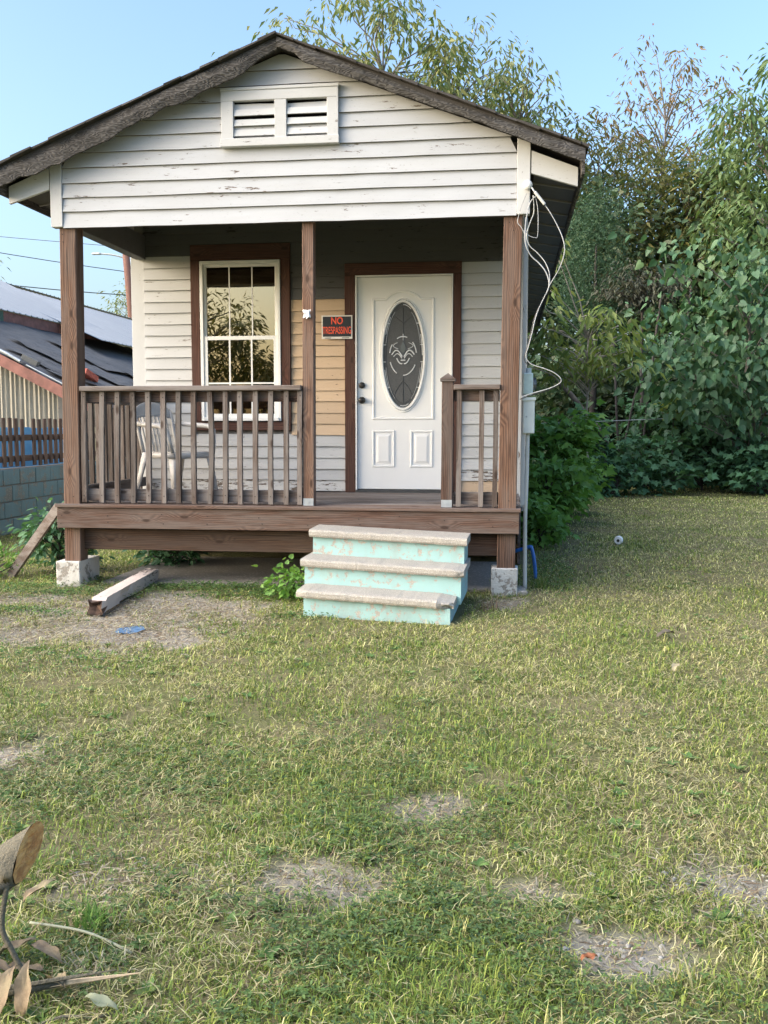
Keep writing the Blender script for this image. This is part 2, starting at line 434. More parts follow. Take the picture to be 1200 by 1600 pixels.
# bare patches seen in the yard: x, y, rx, ry, angle, strength
PATCH = [(-0.95, -1.15, 0.85, 0.55, -60, 1.0), (-0.55, -0.75, 0.55, 0.33, 15, 0.9), (-0.55, -1.75, 0.45, 0.5, 0, 1.0),
         (-1.95, -0.60, 0.50, 0.22, 10, 0.9), (-1.35, -1.75, 0.35, 0.3, 0, 0.8), (-0.32, -3.98, 0.26, 0.2, 0, 1.0), (1.52, -4.25, 0.13, 0.10, 0, 0.75),
         (1.15, -4.86, 0.22, 0.17, 0, 0.85), (2.42, -4.74, 0.27, 0.16, 0, 1.0), (2.02, -5.08, 0.15, 0.09, 0, 0.9), (1.86, -4.82, 0.09, 0.07, 0, 0.7), (1.72, -0.35, 0.16, 0.2, 0, 0.8),
         (0.62, -4.9, 0.18, 0.12, 0, 0.35)]
def bare(x, y):
    m = np.zeros_like(np.asarray(x, dtype=float))
    wob = (fbm(x, y, 5, 5.0, 3)-0.5)*2.4
    for cx, cy, rx, ry, an, st in PATCH:
        a = math.radians(an); dx = x-cx; dy = y-cy
        u = (dx*math.cos(a)+dy*math.sin(a))/rx; v = (-dx*math.sin(a)+dy*math.cos(a))/ry
        d = np.sqrt(u*u+v*v) + wob
        m = np.maximum(m, st*np.clip((1.25-d)/0.75, 0, 1))
    return m
def gz(x, y):
    return (fbm(x, y, 11, 0.7, 2)-0.5)*0.035 + (fbm(x, y, 23, 4.0, 2)-0.5)*0.02 - 0.016*bare(x, y)
def ground():
    def axis(lo, hi, c0, c1, step):
        core = list(np.arange(c0, c1+1e-6, step)); a = []; x = c0; d = step
        while x > lo: d *= 1.35; x -= d; a.append(x)
        b = []; x = c1; d = step
        while x < hi: d *= 1.35; x += d; b.append(x)
        return np.array(a[::-1]+core+b)
    xs = axis(-600, 600, -5, 9, 0.09); ys = axis(-400, 900, -7.4, 8, 0.09)
    X, Y = np.meshgrid(xs, ys); Z = gz(X, Y)
    far = np.clip((np.hypot(X-2, Y) - 14)/20, 0, 1); Z = Z*(1-far)
    B = bare(X, Y)*(1-far)
    nx, ny = len(xs), len(ys)
    v = np.stack([X, Y, Z], -1).reshape(-1, 3)
    i = np.arange(nx*ny).reshape(ny, nx)
    f = np.stack([i[:-1, :-1], i[:-1, 1:], i[1:, 1:], i[1:, :-1]], -1).reshape(-1, 4)
    col = np.stack([B, B, B, np.ones_like(B)], -1).reshape(-1, 4)
    t = NT('lawn_soil'); vv = t.coords((1, 1, 1), rand=False)
    at = t.n('ShaderNodeVertexColor', layer_name='Col')
    n1 = t.noise(vv, 9, 6, 0.7); n2 = t.noise(vv, 70, 4, 0.7); n3 = t.noise(vv, 1.1, 4, 0.6)
    thatch = t.mix(n2, (0.085, 0.075, 0.042), (0.24, 0.21, 0.115))
    thatch = t.mix(t.ramp(n3, [(0.4, (0, 0, 0)), (0.62, (0.8, 0.8, 0.8))]), thatch, t.mix(n1, (0.075, 0.09, 0.032), (0.17, 0.175, 0.07)))
    dirt = t.mix(n1, (0.22, 0.195, 0.17), (0.50, 0.465, 0.425))
    dirt = t.mix(t.math('MULTIPLY', n2, 0.6), dirt, (0.15, 0.125, 0.095))
    c = t.mix(at.outputs[0], thatch, dirt)
    t.princ(c, 0.95, t.bump(t.math('ADD', n2, n1), 0.7, 0.02), 0, 0.1)
    o = fast_mesh('ground', v, f, t.m, None, col, True)
    tag(o, 'mown yard of patchy grass and bare earth', 'ground', kind='structure')
ground()

# concrete slab under the porch
def slab():
    mb = MB()
    mb.prism([(-1.62, -0.1), (1.80, -0.1), (1.80, 0.024), (-1.62, 0.024)], 0.14, 1.75)
    o = mb.build('slab', M['slab']); tag(o, 'bare concrete slab on the ground beneath the porch', 'slab', kind='structure')
slab()

# ------------------------------------------------------------------ the house
house = empty('shotgun_house', (0, 0, 0), 'small white clapboard house with gabled front porch and turquoise steps', 'house')
SL = 0.390; RZ = 4.20           # roof slope, ridge height
YB = 1.67; YE = 12.7            # porch wall, back end

def clap(parent, xb0, xb1, xt0, xt1, z0, z1, y, mat, rg, thick=0.026):
    """one lapped board: thick lower edge, thin upper edge, slightly uneven"""
    n = max(2, int((xb1-xb0)/0.22)); mb = MB(); v = []
    j0 = rg.uniform(-0.0025, 0.0025)
    for i in range(n+1):
        t = i/n; xb = xb0+(xb1-xb0)*t; xt = xt0+(xt1-xt0)*t
        e = rg.uniform(-0.0022, 0.0022); w = rg.uniform(-0.002, 0.002)
        v += [(xb, y - thick + w, z0 + e + j0), (xt, y - 0.006 + w*0.4, z1 + 0.012), (xt, y + 0.004, z1 + 0.012), (xb, y + 0.004, z0 + e + j0 + 0.001)]
    f = []
    for i in range(n):
        a = i*4; b = a+4
        f += [(a+k, b+k, b+(k+1) % 4, a+(k+1) % 4) for k in range(4)]
    f += [(3, 2, 1, 0), (n*4, n*4+1, n*4+2, n*4+3)]
    mb.add(v, f)
    o = mb.build('clapboard', mat, parent)
    o.data.materials.append(M['edge'])      # raw lower edge, its dark colour drawing the lap shadow
    for p in o.data.polygons:
        if p.normal.z < -0.7: p.material_index = 1
    return o

# gable wall
gw = MB().prism([(-1.9, 2.94), (1.9, 2.94), (1.9, 3.40), (0, RZ-0.06), (-1.9, 3.40)], 0.006, 0.03).build('gable_wall', M['dark'], house)
rg = random.Random(3)
lines = [2.905, 3.028, 3.140, 3.252, 3.368, 3.484, 3.598, 3.712, 3.825, 3.937, 4.045, 4.15]
for a, b in zip(lines[:-1], lines[1:]):
    def lim(z): return min(1.795, (RZ - 0.02 - z)/SL)
    xb = lim(a+0.01); xt = lim(b+0.02)
    if xt < 0.02: xt = 0.02
    clap(gw, -xb, xb, -xt, xt, a, b, 0.0, M['whitegable'], rg)
for s in (-1, 1):
    x0, x1 = sorted((s*1.797, s*1.895))
    zi = RZ-0.03-SL*1.797; zo = RZ-0.03-SL*1.895
    z0, z1 = (zo, zi) if s < 0 else (zi, zo)
    mb = MB(); bz = 2.912
    mb.hexa([(x0,-0.032,bz),(x1,-0.032,bz),(x1,0.05,bz),(x0,0.05,bz),(x0,-0.032,z0),(x1,-0.032,z1),(x1,0.05,z1),(x0,0.05,z0)])
    mb.build('corner_board', M['whiteZ'], house, bevel=0.003)
    # sloping return board between corner board and eave
    a0, a1 = s*1.902, s*2.245
    top0 = RZ-0.085-SL*1.9; top1 = RZ-0.085-SL*2.245
    p = [(a0, top0-0.165), (a1, top1-0.135), (a1, top1), (a0, top0)]
    MB().prism(p, -0.028, 0.004).build('eave_return_board', M['whiteX'], house)
# porch header beams
box('header_beam', M['greyX'], house, -1.79, 1.79, 0.034, 0.12, 2.926, 3.08)
for s in (-1, 1):
    x0, x1 = sorted((s*1.76, s*1.86))
    box('side_beam', M['whiteY'] if s > 0 else M['bare'], house, x0, x1, 0.05, YB-0.02, 2.935, 3.16)  # left beam darkened in colour for the porch shade

# attic vent
vent = MB()
vx0, vx1, vz0, vz1 = -0.475, 0.445, 3.475, 3.905
fr = MB()
fr.box(vx0, vx1, -0.055, -0.008, 3.818, vz1-0.012); fr.box(vx0-0.004, vx1+0.006, -0.062, -0.008, vz1-0.012, vz1+0.012)
fr.box(vx0, -0.377, -0.054, -0.008, 3.535, 3.818); fr.box(0.357, vx1, -0.054, -0.008, 3.535, 3.818); fr.box(-0.052, 0.042, -0.053, -0.008, 3.535, 3.818)
fr.box(vx0-0.004, vx1+0.006, -0.068, -0.008, vz0, 3.535)
vent = fr.build('attic_vent', M['whiteX'], house, bevel=0.003)
MB().box(-0.376, -0.053, -0.012, -0.009, 3.536, 3.817).box(0.043, 0.356, -0.012, -0.009, 3.536, 3.817).build('vent_shade_panel', simple('attic_dark', (0.006, 0.006, 0.006), 1.0, spec=0.0), vent)  # black panel stands in for the shade inside the vent
for x0, x1 in ((-0.375, -0.054), (0.044, 0.355)):
    for i in range(3):
        z = 3.583 + i*0.0755
        MB().hexa([(x0,-0.046,z-0.026),(x1,-0.046,z-0.025),(x1,-0.040,z-0.027),(x0,-0.040,z-0.027),(x0,-0.034,z+0.024),(x1,-0.034,z+0.024),(x1,-0.027,z+0.021),(x0,-0.027,z+0.021)]).build('louver_slat', M['whiteX'], vent)

# roof
rg = random.Random(5)
roof = None
for s in (-1, 1):
    mb = MB(); v = []; ny = 24
    for k in range(2):
        for i in range(ny+1):
            y = -0.16 + (YE+0.3+0.16)*i/ny
            for j in range(9):
                x = 2.29*j/8
                sag = -0.02*math.sin(math.pi*j/8)*math.sin(2.1*i/ny*3) - 0.012*math.sin(math.pi*i/ny)
                v.append((s*x, y, RZ + 0.035 - SL*x + sag - (0.045 if k else 0)))
    n1 = (ny+1)*9; f = []
    for i in range(ny):
        for j in range(8):
            a = i*9+j
            f.append((a, a+1, a+10, a+9)); f.append((n1+a+9, n1+a+10, n1+a+1, n1+a))
    for j in range(8): f += [(j, n1+j, n1+j+1, j+1), (ny*9+j, ny*9+j+1, n1+ny*9+j+1, n1+ny*9+j)]
    for i in range(ny): f += [(i*9+8, n1+i*9+8, n1+i*9+17, i*9+17)]
    mb.add(v, f)
    rp = mb.build('roof', M['shingle'], house)
    # rake board: wavy weathered strip following the slope
    mb = MB(); v = []; n = 34
    for i in range(n+1):
        t = i/n; x = 2.285*t
        w = (0.112 + 0.058*t if s < 0 else 0.080 + 0.015*math.sin(9*t)) * (1 + 0.09*math.sin(13*t+s) + rg.uniform(-0.09, 0.09))
        if t < 0.06: w *= 0.75
        zt = RZ + 0.028 - SL*x - 0.012*math.sin(math.pi*t) + rg.uniform(-0.003, 0.003)
        yo = -0.168 - 0.012*math.sin(7*t+s)
        lowy = 0.012*math.sin(5*t)
        v += [(s*x, yo, zt), (s*x, yo-0.012+lowy*0.4, zt-w*0.5), (s*x, yo+lowy, zt-w), (s*x, yo+0.022+lowy, zt-w), (s*x, yo+0.022, zt)]
    f = []
    for i in range(n):
        a = i*5; b = a+5
        f += [(a+k, b+k, b+(k+1) % 5, a+(k+1) % 5) for k in range(5)]
    f += [(4, 3, 2, 1, 0), tuple(n*5+k for k in range(5))]
    mb.add(v, f); mb.build('rake_board', M['rake'], rp, smooth=False)
    # ragged shingle edge
    x = 0.0; i = 0
    while x < 2.27:
        L = 0.15 + rg.uniform(-0.02, 0.02); x1 = min(2.31, x+L)
        oh = -0.19 - rg.uniform(0, 0.028); zz = RZ + 0.040 + rg.uniform(-0.003, 0.004); th = 0.010+rg.uniform(0, 0.007)
        MB().hexa([(s*x,oh,zz-SL*x),(s*x1,oh-rg.uniform(-.01,.01),zz-SL*x1-0.004),(s*x1,0.2,zz-SL*x1),(s*x,0.2,zz-SL*x),(s*x,oh,zz-SL*x+th),(s*x1,oh,zz-SL*x1+th+0.003),(s*x1,0.2,zz-SL*x1+th),(s*x,0.2,zz-SL*x+th)]).build('shingle', M['shingle'], rp)
        x = x1; i += 1
    # soffit boards across the eave, with battens over the joints
    y = 0.02
    while y < YE:
        y1 = min(YE, y + 0.50); e = rg.uniform(-0.006, 0.006)
        xa, xb = s*1.93, s*2.262
        za = RZ - 0.20 - SL*1.93 + 0.03; zb = RZ - 0.10 - SL*2.262
        za += e; zb += e
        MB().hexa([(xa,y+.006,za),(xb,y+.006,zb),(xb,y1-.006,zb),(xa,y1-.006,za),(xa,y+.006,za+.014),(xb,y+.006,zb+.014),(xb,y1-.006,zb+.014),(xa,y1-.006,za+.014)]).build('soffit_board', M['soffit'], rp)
        MB().hexa([(xa,y1-.012,za-.012),(xb,y1-.012,zb-.012),(xb,y1+.012,zb-.012),(xa,y1+.012,za-.012),(xa,y1-.012,za+.002),(xb,y1-.012,zb+.002),(xb,y1+.012,zb+.002),(xa,y1+.012,za+.002)]).build('soffit_batten', M['batten'], rp)
        y = y1
    x0, x1 = sorted((s*2.264, s*2.288))
    box('eave_fascia', M['rake'], rp, x0, x1, -0.15, YE+0.25, RZ-0.02-SL*2.28-0.13, RZ+0.0-SL*2.28, 0.003)
# porch ceiling boards
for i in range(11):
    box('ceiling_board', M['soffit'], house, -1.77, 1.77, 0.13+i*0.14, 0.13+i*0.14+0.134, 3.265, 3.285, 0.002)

# side and back walls, floor, skirting
SX = 1.9
for s in (-1, 1):
    x0, x1 = sorted((s*(SX-0.06), s*(SX-0.012)))
    wbk = MB().box(x0, x1, YB+0.02, YE, 0.55, 3.5).build('side_wall', M['room'], house)
    z = 0.52; k = 0
    while z < 3.40:
        mb = MB(); xo = s*(SX+0.006); xi = s*(SX-0.008); xx = s*(SX-0.014)
        mb.hexa([(xo,YB+0.05,z),(xx,YB+0.05,z),(xx,YE,z),(xo,YE,z),(xi,YB+0.05,z+0.125),(xx,YB+0.05,z+0.125),(xx,YE,z+0.125),(xi,YE,z+0.125)])
        mb.build('clapboard', M['whiteY'], wbk); z += 0.115
    x0, x1 = sorted((s*(SX-0.12), s*(SX+0.018)))
    box('corner_board', M['whiteZ'], house, x0, x1, YB-0.012, YB+0.10, 0.56, 3.05 if s < 0 else 3.2, 0.003)
    x0, x1 = sorted((s*(SX-0.05), s*(SX-0.02)))
    box('skirting', M['greyY'], house, x0, x1, YB+0.12, YE, 0.0, 0.56)
box('back_wall', M['room'], house, -SX+0.05, SX-0.05, YE-0.05, YE, 0.0, 3.5, 0)
box('partition_wall', M['room'], house, -SX+0.07, SX-0.07, 5.2, 5.28, 0.75, 3.3, 0)
box('floor', M['beamX'], house, -SX+0.05, SX-0.05, YB-0.01, YE-0.06, 0.50, 0.685, 0)
box('ceiling', M['room'], house, -SX+0.02, SX-0.02, YB+0.02, YE-0.06, 3.30, 3.33, 0)
box('sill_beam', M['beamX'], house, -1.85, 1.85, YB-0.04, YB+0.1, 0.38, 0.60)

# porch wall and its boards
pw = MB()
yb0, yb1 = YB+0.004, YB+0.04
for (x0, x1, z0, z1) in ((-1.88, -1.22, 0.6, 3.45), (-1.22, -0.42, 0.6, 1.36), (-1.22, -0.42, 2.93, 3.45), (-0.42, 0.30, 0.6, 3.45), (0.30, 1.23, 2.76, 3.45), (1.23, 1.88, 0.6, 3.45)):
    pw.box(x0, x1, yb0, yb1, z0, z1)
pw = pw.build('porch_wall', M['room'], house)
rg = random.Random(11)
z = 0.70; sp = 0.1075; i = 0
while z < 3.42:
    z1 = z + sp; zm = (z+z1)/2
    segs = []
    if z1 < 1.31: segs.append((-1.785, 0.20, 'M'))
    elif zm < 3.07: segs.append((-1.785, -1.305, 'L')); segs.append((-0.325, 0.20, 'M')) if zm < 2.87 else None
    if zm < 2.87: segs.append((1.305, 1.785, 'R'))
    elif zm < 3.07: segs.append((-0.325, 1.785, 'U'))
    else: segs.append((-1.785, 1.785, 'U'))
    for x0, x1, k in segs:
        m = M['whiteX']  # boards near the porch top switch to a colour holding the shade
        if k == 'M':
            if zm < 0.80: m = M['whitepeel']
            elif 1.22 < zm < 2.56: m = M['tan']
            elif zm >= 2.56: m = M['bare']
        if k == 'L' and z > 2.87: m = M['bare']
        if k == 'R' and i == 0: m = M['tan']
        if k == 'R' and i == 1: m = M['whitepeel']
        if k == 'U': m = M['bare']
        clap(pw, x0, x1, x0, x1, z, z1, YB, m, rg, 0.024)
    z = z1; i += 1

# ---- window
yw = YB-0.012
trims = [('X', -1.31, -0.328, 2.912, 3.06), ('Z', -1.31, -1.222, 1.372, 2.910), ('Z', -0.418, -0.33, 1.372, 2.910), ('X', -1.31, -0.332, 1.285, 1.370)]
for k, (ax, x0, x1, z0, z1) in enumerate(trims):
    box('window_trim', M['trim'+ax], house, x0, x1, YB-0.038, YB-0.002, z0, z1, 0.003)
wx0, wx1, wz0, wz1 = -1.216, -0.424, 1.376, 2.906
fb = MB()
def frame_rect(mb, x0, x1, z0, z1, w, y0, y1):
    mb.box(x0, x0+w, y0, y1, z0, z1); mb.box(x1-w, x1, y0, y1, z0, z1)
    mb.box(x0+w, x1-w, y0+0.001, y1, z0, z0+w); mb.box(x0+w, x1-w, y0+0.001, y1, z1-w, z1)
frame_rect(fb, wx0, wx1, wz0, wz1, 0.030, YB-0.046, YB+0.05)
window = fb.build('window', M['vinyl'], house, bevel=0.002)
up = MB(); frame_rect(up, wx0+0.031, wx1-0.031, 2.150, wz1-0.031, 0.026, YB-0.020, YB+0.01); up.build('upper_sash', M['vinyl'], window, bevel=0.002)
lo = MB(); frame_rect(lo, wx0+0.031, wx1-0.031, wz0+0.031, 2.192, 0.038, YB-0.036, YB-0.021); lo.build('lower_sash', M['vinyl'], window, bevel=0.002)
box('window_sill', M['vinyl'], window, wx0+0.02, wx1-0.02, YB-0.062, YB-0.044, wz0, wz0+0.034, 0.003)
ux0, ux1, uz0, uz1 = wx0+0.057, wx1-0.057, 2.192, wz1-0.057
lx0, lx1, lz0, lz1 = wx0+0.069, wx1-0.069, wz0+0.069, 2.154
for i in range(3):
    a = ux0+(ux1-ux0)*i/3; b = ux0+(ux1-ux0)*(i+1)/3
    box('pane', M['glass'], window, a-0.003, b+0.003, YB-0.004, YB-0.001, uz0-0.004, uz1+0.004, 0)
    a = lx0+(lx1-lx0)*i/3; b = lx0+(lx1-lx0)*(i+1)/3
    for z0, z1 in ((lz0-0.004, (lz0+lz1)/2 - 0.06), ((lz0+lz1)/2-0.06, lz1+0.004)):
        box('pane', M['glass'], window, a-0.003, b+0.003, YB-0.030, YB-0.027, z0, z1, 0)
    if i:
        a = ux0+(ux1-ux0)*i/3
        box('muntin', M['vinyl'], window, a-0.006, a+0.006, YB-0.0062, YB-0.0042, uz0, uz1, 0)
        a = lx0+(lx1-lx0)*i/3
        box('muntin', M['vinyl'], window, a-0.008, a+0.008, YB-0.034, YB-0.0265, lz0, lz1, 0)
box('muntin', M['vinyl'], window, lx0, lx1, YB-0.0335, YB-0.0262, (lz0+lz1)/2-0.068, (lz0+lz1)/2-0.052, 0)
# maker's sticker on the inside of the upper glass
stk_w = simple('sticker_paper', (0.75, 0.78, 0.74), 0.6, var=0.05); stk_g = simple('sticker_green', (0.05, 0.16, 0.09), 0.6); stk_k = simple('sticker_ink', (0.05, 0.05, 0.05), 0.6)
stk = box('window_sticker', stk_w, window, -1.03, -0.64, YB+0.0072, YB+0.0082, 2.285, 2.475, 0)
def text(name, body, mat, parent, x, y, z, size, depth=0.001, sx=1.0, bold=0.0):
    cu = bpy.data.curves.new(name, 'FONT'); cu.body = body; cu.size = size; cu.extrude = depth; cu.align_x = 'CENTER'; cu.align_y = 'CENTER'; cu.offset = bold
    tmp = bpy.data.objects.new('tmp_text', cu); COL.objects.link(tmp)
    bpy.context.view_layer.update()
    me = bpy.data.meshes.new_from_object(tmp.evaluated_get(bpy.context.evaluated_depsgraph_get()))
    bpy.data.objects.remove(tmp, do_unlink=True)
    me.materials.clear(); me.materials.append(mat)
    o = bpy.data.objects.new(name, me); link(o, parent, (x, y, z)); o.rotation_euler = (R(90), 0, 0); o.scale = (sx, 1, 1)
    return o
text('lettering', 'Ply Gem', stk_k, window, -0.79, YB+0.0066, 2.355, 0.085, 0.0004, 1.0, 0.001)
MB().prism([(-0.97, 2.39), (-0.935, 2.32), (-0.90, 2.39), (-0.935, 2.45)], YB+0.0062, YB+0.0068).build('emblem', stk_g, window)

# ---- door
dtr = [('X', 0.200, 1.306, 2.742, 2.855), ('Z', 0.200, 0.302, 0.692, 2.740), ('Z', 1.226, 1.304, 0.692, 2.740)]
for ax, x0, x1, z0, z1 in dtr:
    box('door_trim', M['trim'+ax], house, x0, x1, YB-0.040, YB-0.003, z0, z1, 0.003)
jb = MB(); jb.box(0.303, 0.316, YB-0.045, YB+0.05, 0.70, 2.7405); jb.box(1.2135, 1.2255, YB-0.045, YB+0.05, 0.70, 2.7405); jb.box(0.316, 1.2135, YB-0.044, YB+0.05, 2.7275, 2.7405)
jb.build('door_jamb', M['doorpaint'], house, bevel=0.001)
box('threshold', M['camedark'], house, 0.302, 1.227, YB-0.06, YB+0.03, 0.690, 0.716, 0.003)
yd = YB-0.016
door = box('front_door', M['doorpaint'], house, 0.319, 1.2105, yd, YB+0.028, 0.722, 2.724, 0.003)
dcx = 0.757
def ell(cx, cz, a, b, n=56): return [(cx + a*math.cos(2*math.pi*i/n), cz + b*math.sin(2*math.pi*i/n)) for i in range(n)]
# big panel moulding with an arched top
pts = [(0.472, 1.398), (1.040, 1.398), (1.040, 2.515), (0.965, 2.515)]
for i in range(13):
    t = i/12; x = 0.925 - 0.336*t
    pts.append((x, 2.515 + 0.075*math.sin(math.pi*t)**0.8 + (0.0 if 0 < i < 12 else 0.0)))
pts += [(0.549, 2.515), (0.472, 2.515)]
MB().mould(pts, 0.024, 0.009, yd-0.0005).build('panel_moulding', M['doorpaint'], door)
for (px0, px1) in ((0.470, 0.668), (0.835, 1.033)):
    q = [(px0, 0.943), (px1, 0.943), (px1, 1.276), (px0, 1.276)]
    pm = MB().mould(q, 0.020, 0.008, yd-0.0005)
    a, b, c_, d_ = px0+0.028, px1-0.028, 0.971, 1.248
    pm.hexa([(a,yd-0.0006,c_),(b,yd-0.0006,c_),(b,yd-0.0006,d_),(a,yd-0.0006,d_),(a+.022,yd-.008,c_+.022),(b-.022,yd-.008,c_+.022),(b-.022,yd-.008,d_-.022),(a+.022,yd-.008,d_-.022)])
    pm.build('door_panel', M['doorpaint'], door)
ocz = 1.992
of = MB().mould(ell(dcx, ocz, 0.203, 0.505), 0.030, 0.022, yd-0.0005).mould(ell(dcx, ocz, 0.222, 0.530), 0.016, 0.010, yd-0.0004)
of.build('oval_frame', M['doorpaint'], door, smooth=False)
ov = MB().prism(ell(dcx, ocz, 0.196, 0.497), yd-0.006, yd-0.0008).build('oval_glass', M['doorglass'], door)
yc = yd-0.006
cm = MB()
cm.mould(ell(dcx, ocz, 0.165, 0.450), 0.006, 0.004, yc)
cm.mould([(dcx, ocz-0.45), (dcx, ocz-0.19)], 0.005, 0.004, yc, False); cm.mould([(dcx, ocz+0.19), (dcx, ocz+0.45)], 0.005, 0.004, yc, False)
for sgn in (-1, 1):
    cm.mould([(dcx + sgn*0.13*math.sin(t*1.4)*1.0, ocz + 0.30 + 0.14*t*(1 if True else 1)) for t in [i/8 for i in range(9)]], 0.005, 0.004, yc, False)
    cm.mould([(dcx + sgn*0.085*math.sin(t*1.5), ocz - 0.24 - 0.15*t) for t in [i/8 for i in range(9)]], 0.005, 0.004, yc, False)
cm.build('lead_came', M['camedark'], ov)
def strip(path, w, h, mat='came'):
    MB().mould(path, w, h, yc, False).build('bevelled_strip', M[mat], ov)
n = 44
E = ell(dcx, ocz, 0.182, 0.475, n)
for i in range(0, n, 4):      # border dashes of bevelled glass
    if (i//4) % 2 == 0: strip([E[(i+k) % n] for k in range(4)], 0.007, 0.004)
for z in (-0.30, -0.06, 0.10, 0.30):
    for sgn in (-1, 1):
        xx = 0.19*math.sqrt(max(0, 1-(z/0.49)**2)); strip([(dcx+sgn*xx, ocz+z), (dcx+sgn*(xx-0.028), ocz+z)], 0.008, 0.004)
C2 = ell(dcx, ocz-0.005, 0.128, 0.182, 40)
for a, b in ((1, 6), (8, 14), (16, 20), (22, 28), (30, 38)):
    strip([C2[k % 40] for k in range(a, b)], 0.011, 0.005)
# fleur-de-lis
for sgn in (-1, 1):
    strip([(dcx+sgn*(0.008+0.10*t), ocz + 0.055*math.sin(t*3.0) - 0.012 + 0.01*t) for t in [i/9 for i in range(10)]], 0.013, 0.006)
    strip([(dcx+sgn*(0.010+0.080*t), ocz - 0.028 + 0.045*math.sin(t*2.8)) for t in [i/9 for i in range(10)]], 0.009, 0.006)
    strip([(dcx+sgn*(0.006+0.055*t), ocz - 0.075 + 0.02*t*t*4 - 0.03*t) for t in [i/6 for i in range(7)]], 0.012, 0.006)
strip([(dcx-0.022, ocz-0.045), (dcx+0.022, ocz-0.045)], 0.014, 0.007)
for sgn in (-1, 1):
    strip([(dcx+sgn*0.168*math.cos(a), ocz+0.455*math.sin(a)) for a in [0.25+0.05*i for i in range(18)]], 0.004, 0.004)
    strip([(dcx+sgn*0.168*math.cos(a), ocz-0.455*math.sin(a)) for a in [0.25+0.05*i for i in range(18)]], 0.004, 0.004)
    strip([(dcx+sgn*(0.045+0.05*math.sin(t*3)), ocz+0.06+0.06*t) for t in [i/6 for i in range(7)]], 0.006, 0.005)
strip([(dcx, ocz+0.14), (dcx, ocz+0.20)], 0.006, 0.005)
MB().prism([(dcx-0.028, ocz+0.055), (dcx, ocz+0.015), (dcx+0.028, ocz+0.055), (dcx+0.02, ocz+0.09), (dcx, ocz+0.135), (dcx-0.02, ocz+0.09)], yc-0.005, yc-0.0002).build('fleur_petal', M['clearbevel'], ov)
for z, r in ((1.713, 0.030), (1.572, 0.034)):
    kb = MB().tube([(0.362, yd-0.002, z), (0.362, yd-0.010, z), (0.362, yd-0.011, z), (0.362, yd-0.028, z), (0.362, yd-0.045, z), (0.362, yd-0.055, z)] if z < 1.6 else [(0.362, yd-0.002, z), (0.362, yd-0.012, z), (0.362, yd-0.020, z), (0.362, yd-0.024, z)],
                   [r*0.95, r*0.95, r*0.42, r*0.5, r*0.85, r*0.55] if z < 1.6 else [r, r, r*0.85, r*0.5], 20)
    kb.build('door_knob' if z < 1.6 else 'deadbolt', M['black'], door, smooth=True)

# ---- deck, posts, rails
deck = box('porch_deck', M['beamX'], house, -1.80, 1.75, 0.075, 0.115, 0.305, 0.478)
box('rim_joist', M['deckX'], house, -1.905, 1.846, -0.062, -0.022, 0.496, 0.664, 0.004)
for s, x in ((-1, -1.888), (1, 1.826)):
    box('rim_joist', M['deckY'], house, x-0.018, x+0.018, -0.020, YB-0.03, 0.496, 0.664)
rg = random.Random(21)
y = -0.082
for i in range(12):
    w = 0.142
    y1 = y + w
    if y1 > YB-0.045: y1 = YB-0.045
    if y1 - y < 0.03: break
    dz = rg.uniform(-0.002, 0.002)
    box('deck_board', M['deckX'] if i < 2 else M['greyX'], deck, -1.915+rg.uniform(-.006,.006), 1.856+rg.uniform(-.006,.006), y, y1-0.006, 0.667+dz, 0.692+dz, 0.003)
    y += w
def post(x0b, x1b, x0t, x1t, y0, y1, z0, z1, mat, bevel=0.006):
    mb = MB(); v = []; n = 6
    for i in range(n+1):
        t = i/n; a = x0b+(x0t-x0b)*t; b = x1b+(x1t-x1b)*t; z = z0+(z1-z0)*t
        v += [(a+bevel,y0,z),(b-bevel,y0,z),(b,y0+bevel,z),(b,y1-bevel,z),(b-bevel,y1,z),(a+bevel,y1,z),(a,y1-bevel,z),(a,y0+bevel,z)]
    f = []
    for i in range(n):
        for k in range(8): f.append((i*8+k, i*8+(k+1) % 8, i*8+8+(k+1) % 8, i*8+8+k))
    f += [tuple(reversed(range(8))), tuple(range(n*8, n*8+8))]
    return mb.add(v, f).build('post', mat, house)
post(-1.878, -1.738, -1.842, -1.702, 0.0, 0.14, 0.215, 2.925, M['postZ'])
post(1.676, 1.818, 1.702, 1.844, 0.0, 0.14, 0.224, 2.925, M['postZ'])
post(0.132, 0.222, 0.142, 0.232, 0.02, 0.11, 0.692, 2.924, M['postZ'], 0.004)
newel = post(1.236, 1.326, 1.240, 1.330, 0.0, 0.09, 0.692, 1.672, M['deckZ'], 0.004)
mb = MB()
nx, ny_ = 1.285, 0.045
mb.box(nx-0.058, nx+0.058, ny_-0.058, ny_+0.058, 1.672, 1.692)
mb.add([(nx-0.058,ny_-0.058,1.692),(nx+0.058,ny_-0.058,1.692),(nx+0.058,ny_+0.058,1.692),(nx-0.058,ny_+0.058,1.692),(nx,ny_,1.738)], [(0,1,4),(1,2,4),(2,3,4),(3,0,4)])
mb.build('post_cap', M['greyX'], house)
for x, yy in ((0.177, 0.02), (1.281, 0.0)):
    mb = MB().box(x-0.042, x+0.042, yy-0.006, yy-0.001, 0.694, 0.752).tube([(x, yy-0.010, 0.722), (x, yy-0.0055, 0.722)], 0.008, 8)
    mb.build('post_bracket', M['galv'], house)
